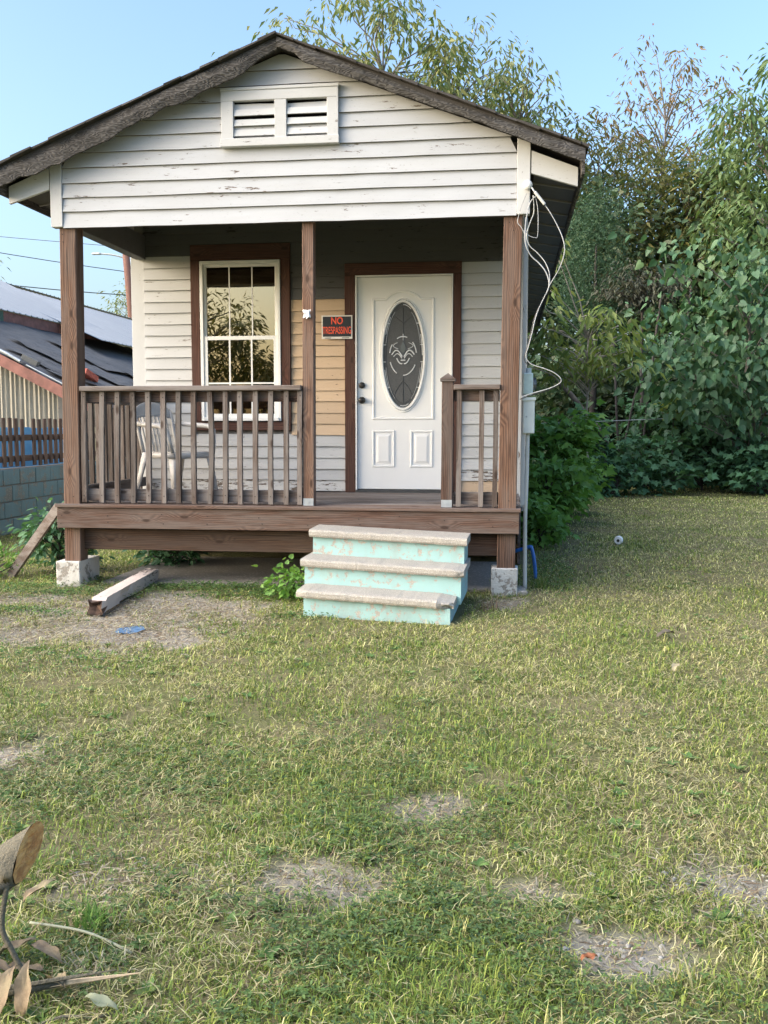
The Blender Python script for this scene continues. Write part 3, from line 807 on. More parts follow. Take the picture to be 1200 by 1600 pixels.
# torn plastic stapled on the middle post
mb = MB(); rg = random.Random(4); pts = []
for i in range(7):
    for j in range(5):
        pts.append((0.150+0.055*(i/6)+rg.uniform(-.006,.006), 0.012-rg.uniform(0, .02), 2.17+0.07*(j/4)+rg.uniform(-.01,.01)))
mb.add(pts, [(i*5+j, (i+1)*5+j, (i+1)*5+j+1, i*5+j+1) for i in range(6) for j in range(4)])
mb.build('torn_plastic_scrap', simple('thin_white_plastic', (0.75, 0.75, 0.75), 0.4), house)

rail = box('front_railing', M['greyX'], house, -1.700, 0.132, -0.028, 0.100, 1.608, 1.648, 0.005)
box('rail_board', M['deckX'], rail, -1.705, 0.130, 0.046, 0.084, 1.520, 1.606)
box('rail_board', M['greyX'], rail, -1.732, 0.128, 0.046, 0.084, 0.715, 0.812)
bb = [-1.703, -1.554, -1.423, -1.286, -1.155, -1.025, -0.901, -0.772, -0.639, -0.511, -0.389, -0.262, -0.136, -0.010, 0.100]
bt = [-1.688, -1.530, -1.400, -1.275, -1.146, -1.018, -0.889, -0.762, -0.629, -0.498, -0.382, -0.252, -0.127, -0.002, 0.108]
rg = random.Random(8)
def baluster(parent, b, t, z0, z1, mat, bow=0.0, w=0.038, ax='x'):
    mb = MB(); v = []; n = 5
    for i in range(n+1):
        u = i/n; p = b.lerp(t, u); q = math.sin(math.pi*u)*bow; zz = z0+(z1-z0)*u
        for dx, dy in ((-w/2,-w/2),(w/2,-w/2),(w/2,w/2),(-w/2,w/2)):
            v.append((p.x+dx+(q if ax == 'x' else 0), p.y+dy+(0 if ax == 'x' else q), zz))
    f = [(i*4+k, i*4+(k+1) % 4, i*4+4+(k+1) % 4, i*4+4+k) for i in range(n) for k in range(4)] + [(3,2,1,0), tuple(range(n*4, n*4+4))]
    return mb.add(v, f).build('baluster', mat, parent, bevel=0)
for i, (a, t) in enumerate(zip(bb, bt)):
    bow = rg.uniform(-0.006, 0.006) + (0.02 if i == 8 else 0)
    baluster(rail, Vector((a+0.008, 0.023, 0)), Vector((t+0.008, 0.023, 0)), 0.698+rg.uniform(0,.006), 1.606, M['greyZ'], bow)
rail2 = box('entry_railing', M['greyX'], house, 1.332, 1.690, -0.022, 0.095, 1.606, 1.646, 0.005)
box('rail_board', M['deckX'], rail2, 1.331, 1.685, 0.046, 0.084, 1.520, 1.604)
box('rail_board', M['greyX'], rail2, 1.331, 1.680, 0.046, 0.084, 0.715, 0.812)
for x in (1.372, 1.545, 1.652):
    baluster(rail2, Vector((x, 0.023, 0)), Vector((x+0.004, 0.023, 0)), 0.70, 1.604, M['greyZ'], rg.uniform(-.004, .004))
rail3 = box('side_railing', M['greyY'], house, -1.845, -1.735, 0.145, YB-0.03, 1.606, 1.644, 0.005)
box('rail_board', M['greyY'], rail3, -1.815, -1.778, 0.145, YB-0.03, 1.520, 1.604)
box('rail_board', M['greyY'], rail3, -1.815, -1.778, 0.145, YB-0.03, 0.740, 0.828)
yy = 0.23
while yy < YB-0.06:
    baluster(rail3, Vector((-1.842, yy, 0)), Vector((-1.842, yy+rg.uniform(-.01,.01), 0)), 0.71, 1.604, M['greyZ'], rg.uniform(-.006,.006), ax='y'); yy += 0.135

# nail heads
nl = MB(); rg = random.Random(90)
def nail(x, y, z): nl.tube([(x, y-0.0022, z), (x, y+0.002, z)], 0.0046, 6)
for a, t in zip(bb, bt):
    nail(a+0.008+rg.uniform(-.004, .004), 0.0035, 0.765+rg.uniform(-.01, .01)); nail(t+0.008+rg.uniform(-.004, .004), 0.0035, 1.565+rg.uniform(-.01, .01))
xx = -1.86
while xx < 1.83:
    for zz in (0.545, 0.61):
        nail(xx+rg.uniform(-.02, .02), -0.0625, zz+rg.uniform(-.015, .015))
    xx += rg.uniform(.28, .46)
for x0 in (-1.81, 1.77):
    for zz in (2.86, 2.80, 0.75): nail(x0+rg.uniform(-.03, .03), -0.0005, zz)
o = nl.build('nail_heads', simple('rusty_nail', (0.03, 0.02, 0.016), .8), house); o['kind'] = 'stuff'

# no trespassing sign
sg_k = simple('sign_black', (0.015, 0.016, 0.018), 0.45); sg_w = simple('sign_white', (0.72, 0.68, 0.62), 0.5); sg_o = simple('sign_orange', (0.85, 0.10, 0.035), 0.5, var=0.05)
sx0, sx1, sz0, sz1 = -0.020, 0.276, 2.150, 2.372
ysn = YB-0.052
sign = empty('warning_sign', (0.128, ysn, sz0), 'black and orange no trespassing sign tacked beside the front door', 'sign')
box('sign_board', sg_w, sign, sx0, sx1, ysn, ysn+0.004, sz0, sz1, 0.001)
box('sign_face', sg_k, sign, sx0+0.012, sx1-0.012, ysn-0.0015, ysn-0.0002, sz0+0.022, sz1-0.012, 0)
text('lettering', 'NO', sg_o, sign, 0.128, ysn-0.0022, 2.318, 0.092, 0.0006, 0.8, 0.002)
text('lettering', 'TRESPASSING', sg_o, sign, 0.128, ysn-0.0022, 2.228, 0.092, 0.0006, 0.50, 0.0012)
MB().box(sx0+0.03, sx0+0.09, ysn-0.0012, ysn-0.0003, sz0+0.007, sz0+0.013).box(sx1-0.10, sx1-0.03, ysn-0.0012, ysn-0.0003, sz0+0.007, sz0+0.013).build('fine_print', sg_k, sign)
# ------------------------------------------------------------------ concrete steps
def steps():
    root = empty('concrete_steps', (0.85, -0.6, 0), 'chipped turquoise concrete steps with worn grey treads, leaning against the porch', 'steps')
    ang = R(-2.0); ca, sa = math.cos(ang), math.sin(ang)
    ox, oy = 0.270, -0.40
    W = 1.205
    def T(x, y, z):
        z = z - 0.030*x/W            # sunk at the right end
        y = y - 0.13*x              # cast a little out of square
        return (ox + x*ca - y*sa, oy + x*sa + y*ca, z)
    lev = [(0.0, 0.550, 0.0, W), (-0.265, 0.362, 0.0, W-0.0), (-0.53, 0.182, 0.03, W-0.05)]
    rg = random.Random(2)
    for k, (yf, zt, xl, xr) in enumerate(lev):
        zb = lev[k+1][1]-0.07 if k < 2 else -0.09
        yb = 0.36
        # riser block (painted)
        n = 10; v = []
        ins = 0.022
        xa, xb = 0.022 + (0.06 if k == 2 else 0.0), xr-0.022
        for i in range(n+1):
            x = xa+(xb-xa)*i/n; j = rg.uniform(-.003, .003)
            v += [T(x, yf+ins+j, zb), T(x, yf+ins+0.012+j, zt-0.055), T(x, yb, zt-0.055), T(x, yb, zb)]
        f = [(i*4+q, i*4+4+q, i*4+4+(q+1) % 4, i*4+(q+1) % 4) for i in range(n) for q in range(4)] + [(3,2,1,0), tuple(n*4+q for q in range(4))]
        MB().add(v, f).build('riser', M['aqua'], root)
        # tread: rounded, chipped nosing
        n = 40; prof = [(0.012, -0.058), (-0.006, -0.054), (-0.013, -0.040), (-0.013, -0.014), (-0.004, -0.003), (0.02, 0.001), (0.33-yf, 0.004), (0.33-yf, -0.05)]
        m = len(prof); v = []
        for i in range(n+1):
            t = i/n; x = xl+(xr-xl)*t
            chip = 0.0
            if k == 2: chip = max(0, t-0.90)*0.55
            if k == 1: chip = max(0, t-0.95)*0.5
            if k == 2 and t < 0.06: chip = (0.06-t)*0.5
            nz = mnoise.noise(Vector((x*5, k*7.0, 0)))*0.004 + rg.uniform(-.0015, .0015)
            for a, b in prof:
                fr_ = a < 0.05
                yy = yf + a + (nz*-1 + chip*(1+rg.uniform(-.5,.5)) if fr_ else 0)
                zz = zt + b + (rg.uniform(-.0018, .0018) if fr_ else 0) - (chip*0.35 if b > -0.02 and fr_ else 0)
                v.append(T(x, yy, zz))
        f = [(i*m+q, i*m+m+q, i*m+m+(q+1) % m, i*m+(q+1) % m) for i in range(n) for q in range(m)] + [tuple(reversed(range(m))), tuple(range(n*m, n*m+m))]
        o = MB().add(v, f).build('tread', M['tread'], root)
steps()

# ------------------------------------------------------------------ pier blocks
def block(name, label, x0, x1, y0, y1, z0, z1, mat, cat='block'):
    mb = MB().box(x0, x1, y0, y1, z0, z1)
    o = mb.build(name, mat, None, bevel=0.008)
    me = o.data; rg = random.Random(int(abs(x0)*100))
    for v in me.vertices:
        v.co += Vector((rg.uniform(-.004, .004), rg.uniform(-.004, .004), rg.uniform(-.003, .003)))
    tag(o, label, cat); return o
block('pier_block', 'whitewashed concrete pier block under the porch post beside the leaning board', -1.942, -1.735, -0.035, 0.36, -0.03, 0.2145, M['pier'])
block('pier_block', 'stained concrete pier block under the porch post next to the steps', 1.633, 1.838, -0.035, 0.20, 0.0, 0.2235, M['pier'])
block('footing_pad', 'low flat concrete pad sticking out under the pier block near the blue pipe', 1.70, 1.915, -0.015, 0.26, -0.06, 0.045, M['slab'], 'pad')

# ------------------------------------------------------------------ plastic chair
def chair():
    root = empty('plastic_chair', (-1.22, 0.88, 0.692), 'dirty white moulded plastic armchair on the porch behind the railing', 'chair')
    root.rotation_euler = (0, 0, R(-28))       # seat faces +x turned towards the yard
    m = M['plastic']
    def part(name, mb, bevel=0):
        me, c = mb.mesh(name, m, True, bevel, True)
        o = bpy.data.objects.new(name, me); COL.objects.link(o); o.parent = root; o.location = c; WL[o.name] = c
        return o
    def sheet(grid, th):   # grid[i][j] points, solid sheet
        n, k = len(grid), len(grid[0]); mb = MB(); v = []
        for g in grid:
            for p in g: v.append(Vector(p))
        top = len(v)
        nrm = []
        for i in range(n):
            for j in range(k):
                a = Vector(grid[min(i+1, n-1)][j]) - Vector(grid[max(i-1, 0)][j]); b = Vector(grid[i][min(j+1, k-1)]) - Vector(grid[i][max(j-1, 0)][j] if False else grid[i][max(j-1, 0)])
                nrm.append(a.cross(b).normalized())
        v += [p - q*th for p, q in zip(v[:top], nrm)]
        f = []
        for i in range(n-1):
            for j in range(k-1):
                a = i*k+j; f.append((a, a+1, a+k+1, a+k)); f.append((top+a+k, top+a+k+1, top+a+1, top+a))
        for i in range(n-1):
            f.append((i*k, i*k+k, top+i*k+k, top+i*k)); a = i*k+k-1; f.append((a+k, a, top+a, top+a+k))
        for j in range(k-1):
            f.append((j+1, j, top+j, top+j+1)); a = (n-1)*k+j; f.append((a, a+1, top+a+1, top+a))
        return mb.add(v, f)
    # seat pan
    grid = [[(-0.20 + 0.44*i/8, (-0.23+0.46*j/8)*(0.92+0.08*i/8), 0.405 - 0.018*math.cos((j-4)/4*1.4) - (0.03*((i-6)/2)**2 if i > 6 else 0) + 0.01*i/8) for j in range(9)] for i in range(9)]
    part('seat', sheet(grid, 0.006))
    part('seat_apron', MB().bar((0.235, -0.23, 0.375), (0.235, 0.23, 0.375), 0.008, 0.055).bar((-0.20, -0.215, 0.375), (0.235, -0.235, 0.375), 0.008, 0.045).bar((-0.20, 0.215, 0.375), (0.235, 0.235, 0.375), 0.008, 0.045))
    # backrest: upper fan panel, frame and slats
    def bp(y, z, off=0):   # curved back surface
        t = (z-0.40)/0.45
        return (-0.215 - 0.13*t + 0.5*y*y + off, y, z)
    grid = []
    for i in range(6):
        g = []
        for j in range(13):
            y = -0.215+0.43*j/12; top = 0.855 - 1.6*y*y; low = 0.72 - 0.45*y*y
            g.append(bp(y, low+(top-low)*i/5))
        grid.append(g)
    back = part('backrest', sheet(grid, 0.006))
    for y in np.linspace(-0.15, 0.15, 8):
        part('back_slat', MB().tube([bp(y, 0.40), bp(y, 0.50), bp(y, 0.62), bp(y, 0.73)], 0.0085, 6))
    for sgn in (-1, 1):
        part('back_frame', MB().tube([bp(sgn*0.205, 0.38), bp(sgn*0.208, 0.52), bp(sgn*0.212, 0.66), bp(sgn*0.212, 0.775)], [0.019, 0.018, 0.017, 0.014], 8))
        pth = [bp(sgn*0.215, 0.66), (-0.20, sgn*0.275, 0.655), (-0.05, sgn*0.295, 0.645), (0.12, sgn*0.295, 0.635), (0.19, sgn*0.285, 0.60), (0.215, sgn*0.265, 0.50), (0.23, sgn*0.245, 0.40)]
        mb = MB()
        for a, b in zip(pth[:-1], pth[1:]): pass
        part('armrest', MB().tube(pth, [0.016, 0.021, 0.023, 0.023, 0.021, 0.018, 0.016], 8))
        for fx, tx in ((0.225, 0.275), (-0.19, -0.275)):
            mb = MB(); a = (fx, sgn*0.225); b = (tx, sgn*0.262)
            s_ = 1 if fx > 0 else -1
            v = []
            for (px_, py_), z, w in ((a, 0.40, 0.075), (b, 0.0, 0.042)):
                v += [(px_, py_, z), (px_-s_*w, py_, z), (px_-s_*w, py_-sgn*0.008, z), (px_-s_*0.008, py_-sgn*0.008, z), (px_-s_*0.008, py_-sgn*w, z), (px_, py_-sgn*w, z)]
            f = [(q, (q+1) % 6, 6+(q+1) % 6, 6+q) for q in range(6)] + [(0,1,2,3), (0,3,4,5), (9,8,7,6), (11,10,9,6)]
            part('leg', mb.add(v, f))
chair()

# ------------------------------------------------------------------ electrical service on the corner
def curve_pts(pts, n=6):
    P = [Vector(p) for p in pts]; out = []
    for i in range(len(P)-1):
        p0 = P[max(i-1, 0)]; p1 = P[i]; p2 = P[i+1]; p3 = P[min(i+2, len(P)-1)]
        for k in range(n):
            t = k/n
            out.append(0.5*((2*p1) + (p2-p0)*t + (2*p0-5*p1+4*p2-p3)*t*t + (3*p1-p0-3*p2+p3)*t**3))
    out.append(P[-1]); return out
def cable(name, label, pts, r, mat, cat='cable', group=None):
    o = MB().tube(curve_pts(pts), r, 7).build(name, mat, None, smooth=True)
    return tag(o, label, cat, group)
kn = empty('wire_knob', (1.876, -0.035, 3.11), 'white porcelain service knob screwed to the gable corner board', 'insulator')
MB().tube([(1.876, -0.033, 3.113), (1.876, -0.05, 3.113), (1.876, -0.062, 3.113), (1.876, -0.078, 3.113), (1.876, -0.095, 3.113), (1.876, -0.10, 3.113)], [0.022, 0.030, 0.026, 0.036, 0.030, 0.01], 16).build('knob_body', M['porcelain'], kn, smooth=True)
MB().tube([(1.90, -0.085, 3.10), (1.925, -0.095, 3.06)], 0.006, 8).build('wire_clip', M['galv'], kn)
D1 = [(1.933,3.038),(2.015,2.94),(2.087,2.82),(2.138,2.701),(2.15,2.604),(2.114,2.487),(2.051,2.38),(2.025,2.315)]
D1b = [(2.025,2.315),(1.982,2.229),(1.946,2.132),(1.92,2.012),(1.894,1.913),(1.878,1.848),(1.917,1.792),(2.011,1.758),(2.088,1.725),(2.138,1.681),(2.133,1.648),(2.057,1.609),(1.926,1.571),(1.849,1.544)]
D2 = [(1.939,3.027),(1.896,2.98),(1.87,2.873),(1.861,2.766),(1.868,2.668),(1.907,2.592),(1.968,2.536),(2.018,2.47),(2.041,2.394),(2.035,2.33)]
D3 = [(1.917,3.033),(1.924,2.915),(1.898,2.84),(1.872,2.744),(1.895,2.668),(1.956,2.612),(2.011,2.546),(2.045,2.459),(2.045,2.36)]
D4 = [(1.868,3.056),(1.831,2.96),(1.805,2.853),(1.833,2.81),(1.867,2.744)]
D5 = [(1.934,3.022),(1.954,2.914),(1.954,2.742),(1.932,2.726),(1.90,2.735),(1.878,2.75)]
P3 = lambda L, y, dy=0.0: [(x, y + dy*math.sin(i*1.3), z) for i, (x, z) in enumerate(L)]
cable('service_cable', 'grey drop cable bowing widest out from the eave corner', P3(D1, -0.125, .01), 0.0036, M['cable'])
cable('splice_sleeve', 'short pale splice sleeve on the drop cable just below the knob', [(1.928,-0.125,3.05),(1.972,-0.125,2.995),(2.002,-0.125,2.957)], 0.0115, M['pvc'], 'sleeve')
cable('service_cable', 'grey cable looping down past the porch post to the meter box', P3(D1b, -0.125, .008), 0.0036, M['cable'])
cable('service_cable', 'black cable twisted along the loop that sags beside the meter', [(x-0.012, -0.11, z-0.016) for x, z in D1b[1:]], 0.0038, M['cabledark'])
cable('service_cable', 'thick pale cable curving from the knob in front of the corner board', P3(D2, -0.10, .008), 0.0046, M['cable'])
cable('service_cable', 'pale cable crossing beside the thick one under the knob', P3(D3, -0.085, .006), 0.0036, M['pvc'])
cable('service_cable', 'thin grey wire hanging over the face of the porch post', P3(D4, -0.055), 0.0026, M['cable'])
cable('service_cable', 'thin grey wire ending in a small hook under the knob', P3(D5, -0.09), 0.0026, M['cable'])
mt = empty('meter_can', (1.93, 0.2, 1.57), 'pale teal meter can on the porch corner above the white box', 'meter')
MB().box(1.862, 1.940, 0.145, 0.29, 1.572, 1.740).build('can', M['meter'], mt, bevel=0.008)
MB().tube([(1.905, 0.215, 1.738), (1.905, 0.215, 1.775), (1.905, 0.215, 1.78)], [0.024, 0.024, 0.018], 12).build('hub', M['galv'], mt)
MB().tube([(1.943, 0.22, 1.655), (1.966, 0.22, 1.655), (1.972, 0.22, 1.655)], [0.052, 0.050, 0.03], 18).build('dial', M['clearbevel'], mt)
ub = empty('utility_box', (1.91, 0.2, 1.26), 'white painted disconnect box on the porch corner above the conduit', 'utility box')
MB().box(1.866, 1.956, 0.14, 0.30, 1.268, 1.530).build('box', M['greybox'], ub, bevel=0.006)
MB().hexa([(1.860,.132,1.520),(1.964,.132,1.526),(1.964,.305,1.526),(1.860,.305,1.520),(1.860,.132,1.548),(1.964,.132,1.550),(1.964,.305,1.550),(1.860,.305,1.548)]).build('lid', M['greybox'], ub, bevel=0.003)
MB().tube([(1.893, 0.134, 1.40), (1.893, 0.140, 1.40)], 0.007, 8).build('screw', M['galv'], ub)
cable('conduit', 'white painted pipe conduit running down from the utility box to the ground', [(1.905, 0.20, 1.268), (1.903, 0.20, 1.0), (1.899, 0.19, 0.80), (1.894, 0.19, 0.55), (1.90, 0.20, 0.02)], 0.017, M['pvc'], 'conduit')
box_ = MB().box(1.852, 1.885, 0.165, 0.225, 0.70, 2.925).build('mounting_board', M['whiteZ'], None, bevel=0.003)
tag(box_, 'narrow flaking white board behind the corner post that carries the meter', 'board')
hose = cable('blue_pipe', 'bent bright blue plastic pipe poking out beside the pier block', [(1.45, 0.85, 0.255), (1.72, 0.80, 0.235), (1.875, 0.76, 0.275), (1.945, 0.74, 0.300), (1.962, 0.735, 0.285), (1.985, 0.73, 0.18), (2.0, 0.73, 0.03)], 0.016, M['bluehose'], 'pipe')

# ------------------------------------------------------------------ leaning prop board, fallen beam, debris
pb = MB().bar((-2.60, 0.42, 0.0), (-1.965, 0.10, 0.655), 0.085, 0.03, (0, -1, 0.3)).build('prop_board', M['greyX'], None, bevel=0.003)
tag(pb, 'weathered grey board propped at a slant against the porch corner', 'board')

def fallen_beam():
    a = Vector((-1.135, -1.10, 0.055)); b = Vector((-1.235, 0.27, 0.075)); d = (b-a).normalized(); s_ = d.cross(Vector((0, 0, 1))).normalized(); u = s_.cross(d)
    rg = random.Random(9); n = 22; v = []; f = []
    ring = [(-.054,-.050),(0,-.051),(.054,-.050),(.056,0),(.054,.046),(0,.048),(-.054,.046),(-.056,0)]
    for i in range(n+1):
        t = i/n; p = a.lerp(b, t); e = 0.016 if t < 0.06 or t > 0.96 else 0.0016
        for k, (x, z) in enumerate(ring):
            sh = 1 - (0.12 if i == 0 else 0)
            dent = 0.02 if (k in (2, 3) and 0.30 < t < 0.47) else 0
            v.append(p + s_*(x*sh - (dent if x > 0 else 0) + rg.uniform(-e, e)) + u*(z*sh + rg.uniform(-e, e)) + d*rg.uniform(-e*2.2, e*2.2)*(1 if e > .01 else 0))
    for i in range(n):
        for k in range(8): f.append((i*8+k, i*8+(k+1) % 8, i*8+8+(k+1) % 8, i*8+8+k))
    c0 = len(v); v.append(a + d*0.04); v.append(b - d*0.03)
    for k in range(8): f.append((c0, (k+1) % 8, k)); f.append((c0+1, n*8+k, n*8+(k+1) % 8))
    m = paint('rotten_pinkish_white_paint', (0.56, 0.47, 0.42), under=(0.075, 0.04, 0.028), peel=0.40, dirt=(0.5, 0.42, 0.36), axis='Y', dirtamt=0.4)
    o = MB().add(v, f).build('fallen_beam', m)
    o.data.materials.append(simple('rotten_brown_core', (0.085, 0.05, 0.034), .95, var=.5, scale=40))
    for p in o.data.polygons:
        if len(p.vertices) == 3 or (p.center.y < -0.60 and p.index % 3): p.material_index = 1; tag(o, 'rotten white painted timber lying on the bare ground before the porch', 'timber')
fallen_beam()
# scrap of blue tarp
def crumple(name, label, cat, cx, cy, z, rx, ry, h, mat, seed, group=None, n=9):
    rg = random.Random(seed); v = []; f = []
    for i in range(n):
        for j in range(n):
            u, w = i/(n-1)*2-1, j/(n-1)*2-1; k = math.sqrt(1-0.5*min(1, w*w)); l = math.sqrt(1-0.5*min(1, u*u))
            v.append((cx+u*k*rx*rg.uniform(.85,1.1), cy+w*l*ry*rg.uniform(.85,1.1), z + h*abs(mnoise.noise(Vector((u*2.3+seed, w*2.3, seed*3.1)))) + rg.uniform(0, h*.2)))
    top = len(v); v += [(x, y, zz-0.002) for x, y, zz in v]
    for i in range(n-1):
        for j in range(n-1):
            a = i*n+j; f.append((a, a+n, a+n+1, a+1)); f.append((top+a+1, top+a+n+1, top+a+n, top+a))
    o = MB().add(v, f).build(name, mat); tag(o, label, cat, group); return o
crumple('tarp_scrap', 'torn scrap of blue tarp lying on the dirt patch', 'tarp scrap', -0.70, -1.52, -0.012, 0.09, 0.13, 0.012, simple('blue_tarp', (0.075, 0.15, 0.26), 0.6, var=0.3), 3)
cap = empty('bottle_cap', (2.98, 3.40, 0.0), 'small white plastic cap lying on the open lawn', 'cap')
ct = [(2.98, 3.385, 0.055), (2.985, 3.405, 0.058), (2.995, 3.44, 0.062)]
MB().tube([(2.975, 3.36, 0.058), (2.978, 3.375, 0.058), (2.99, 3.42, 0.06)], [0.040, 0.048, 0.048], 16).build('cap_shell', M['porcelain'], cap)
MB().tube([(2.9738, 3.3555, 0.058), (2.9745, 3.359, 0.058)], [0.016, 0.016], 12).build('cap_hole', M['black'], cap)

# ------------------------------------------------------------------ neighbour: block wall, picket fence, shed, roofs
rg = random.Random(31)
bw = MB().box(-4.42, -4.30, 1.2, 9.6, -0.1, 0.805).build('block_wall', M['mortar'])
tag(bw, 'low faded blue concrete block wall along the neighbouring yard', 'wall')
bme, _ = MB().box(-0.075, 0.075, -0.194, 0.194, -0.094, 0.094).mesh('wall_block', M['blueblock'], False, 0.006)
for r_ in range(4):
    yy = 1.2 + (0.2 if r_ % 2 else 0.0)
    while yy < 9.5:
        shared('wall_block', bme, bw, (-4.355 + rg.uniform(-.004, .004), yy+0.2, 0.1+0.2*r_+0.002), (0, rg.uniform(-.01, .01), 0)); yy += 0.4
M['picket'] = wood('dark_picket_wood', 'Z', (0.11, 0.072, 0.06), (0.055, 0.036, 0.03), (0.10, 0.085, 0.08), 0.4, knots=False)
M['picketY'] = wood('dark_picket_wood_rail', 'Y', (0.11, 0.072, 0.06), (0.055, 0.036, 0.03), (0.10, 0.085, 0.08), 0.4, knots=False)
pf = empty('picket_fence', (-4.36, 5.4, 0.83), 'dark brown picket fence standing on top of the blue block wall', 'fence')
for z0 in (0.88, 1.14):
    box('fence_rail', M['picketY'], pf, -4.395, -4.355, 1.2, 9.4, z0, z0+0.075, 0.003)
pme, _ = MB().box(-0.011, 0.011, -0.036, 0.036, -0.30, 0.30).mesh('picket', M['picket'], False, 0.003)
yy = 1.3
while yy < 9.3:
    if rg.random() > 0.06:
        shared('picket', pme, pf, (-4.342, yy, 1.122+rg.uniform(-.008, .008)), (rg.uniform(-.015, .015), 0, 0))
    yy += 0.150
# light blue board wall beyond the fence
tb = empty('blue_board_fence', (-5.3, 6.0, 0), 'bright sky blue painted board screen behind the dark pickets', 'screen')
M['skyblue'] = paint('sky_blue_paint', (0.10, 0.36, 0.66), under=(0.3, 0.3, 0.3), peel=0.33, dirt=(0.2, 0.36, 0.5), axis='Z', dirtamt=0.25)
for i in range(22):
    box('screen_board', M['skyblue'], tb, -5.32+rg.uniform(-.004, .004), -5.30, 3.2+i*0.22, 3.2+i*0.22+0.214, 0.0, 1.30+rg.uniform(-.01, .01), 0.002)

# shed with corrugated end wall
shed = empty('neighbour_shed', (-9, 10, 0), 'old shed with corrugated end wall, tar paper lean-to and metal roofs', 'shed')
def corr():
    t = NT('rusty_corrugated_sheet'); v = t.coords((1, 1, 1)); n = t.noise(t.coords((3, 3, 0.6)), 2.5, 6, 0.7); n2 = t.noise(v, 30, 4, 0.7)
    c = t.mix(n, (0.30, 0.275, 0.225), (0.46, 0.43, 0.37)); c = t.mix(t.math('MULTIPLY', n2, 0.5), c, (0.17, 0.14, 0.10))
    t.princ(c, 0.75, t.bump(n2, 0.2, 0.004), 0.1, 0.3); return t.m
M['corr'] = corr()
v = []; f = []; n = 150
yC = 10.0
for i in range(n+1):
    x = -11.0 + 4.22*i/n; yy = yC + 0.022*math.sin(2*math.pi*x/0.095)
    zt = 2.02 + (-6.65-x)*0.52
    v += [(x, yy, 0.0), (x, yy, min(zt, 3.75))]
for i in range(n): f.append((2*i, 2*i+2, 2*i+3, 2*i+1))
top = len(v); v += [(a, b+0.004, c) for a, b, c in v]; f += [tuple(top+q for q in reversed(g)) for g in f[:n]]
MB().add(v, f).build('corrugated_wall', M['corr'], shed, smooth=False)
M['rust'] = simple('rust_red_board', (0.22, 0.095, 0.075), 0.8, var=0.3, scale=6)
box('corner_panel', M['bare'], shed, -6.78, -6.62, 9.98, 10.06, 0, 2.02, 0.003)
# lean-to roof: from X=-7.45 (z 2.55) down to X=-6.0 ; continues left and up
def rz_(x): return 2.12 + (-6.65-x)*0.50
def tarpaper():
    t = NT('torn_tar_paper'); v = t.coords((1, 1, 1)); n = t.noise(v, 2.2, 6, 0.7); n2 = t.noise(t.coords((1, 0.3, 1)), 7, 4, 0.6)
    c = t.mix(n, (0.065, 0.066, 0.07), (0.15, 0.145, 0.145)); c = t.mix(t.ramp(n2, [(0.62, (0, 0, 0)), (0.7, (0.8, 0.8, 0.8))]), c, (0.045, 0.045, 0.05))
    t.princ(c, 0.85, t.bump(n, 0.8, 0.05), 0, 0.25); return t.m
M['tar'] = tarpaper()
rg = random.Random(12)
nx_, ny_2 = 30, 56; v = []; f = []
for i in range(ny_2+1):
    for j in range(nx_+1):
        x = -9.85 + 4.15*j/nx_; y = 9.72 + 11.4*i/ny_2
        z = rz_(x) + 0.02 + 0.05*mnoise.noise(Vector((x*1.4, y*0.9, 3))) + 0.018*mnoise.noise(Vector((x*5, y*3, 1)))
        if i == 0: z -= 0.02
        v.append((x, y, z))
for i in range(ny_2):
    for j in range(nx_):
        a = i*(nx_+1)+j; f.append((a, a+1, a+nx_+2, a+nx_+1))
top = len(v); v += [(a, b, c-0.03) for a, b, c in v]; f += [tuple(top+q for q in reversed(g)) for g in f[:]]
lt = MB().add(v, f).build('lean_to_roof', M['tar'], shed, smooth=False)
# strips and flaps of loose tar paper
for k, (x, y, w, l) in enumerate(((-7.4, 10.6, 1.2, .6), (-6.5, 11.4, .8, .7), (-7.1, 13.0, 1.0, .9), (-6.2, 12.6, .6, .9), (-8.0, 12.0, 1.3, .7), (-6.6, 10.3, .9, .35), (-8.2, 14.5, 1.5, 1.2), (-7.2, 15.5, 1.2, 1.2), (-6.5, 14.6, 1, 1))):
    vv = []; 
    for i in range(7):
        for j in range(7):
            xx = x + (i/6-.5)*w; y_ = y + (j/6-.5)*l
            vv.append((xx+rg.uniform(-.03,.03), y_+rg.uniform(-.03,.03), rz_(xx)+0.075+0.05*mnoise.noise(Vector((xx*1.4, y_*.9, 3)))+rg.uniform(0,.03)))
    MB().add(vv, [(i*7+j, i*7+7+j, i*7+8+j, i*7+j+1) for i in range(6) for j in range(6)]).build('tar_paper_flap', M['tar'], lt)
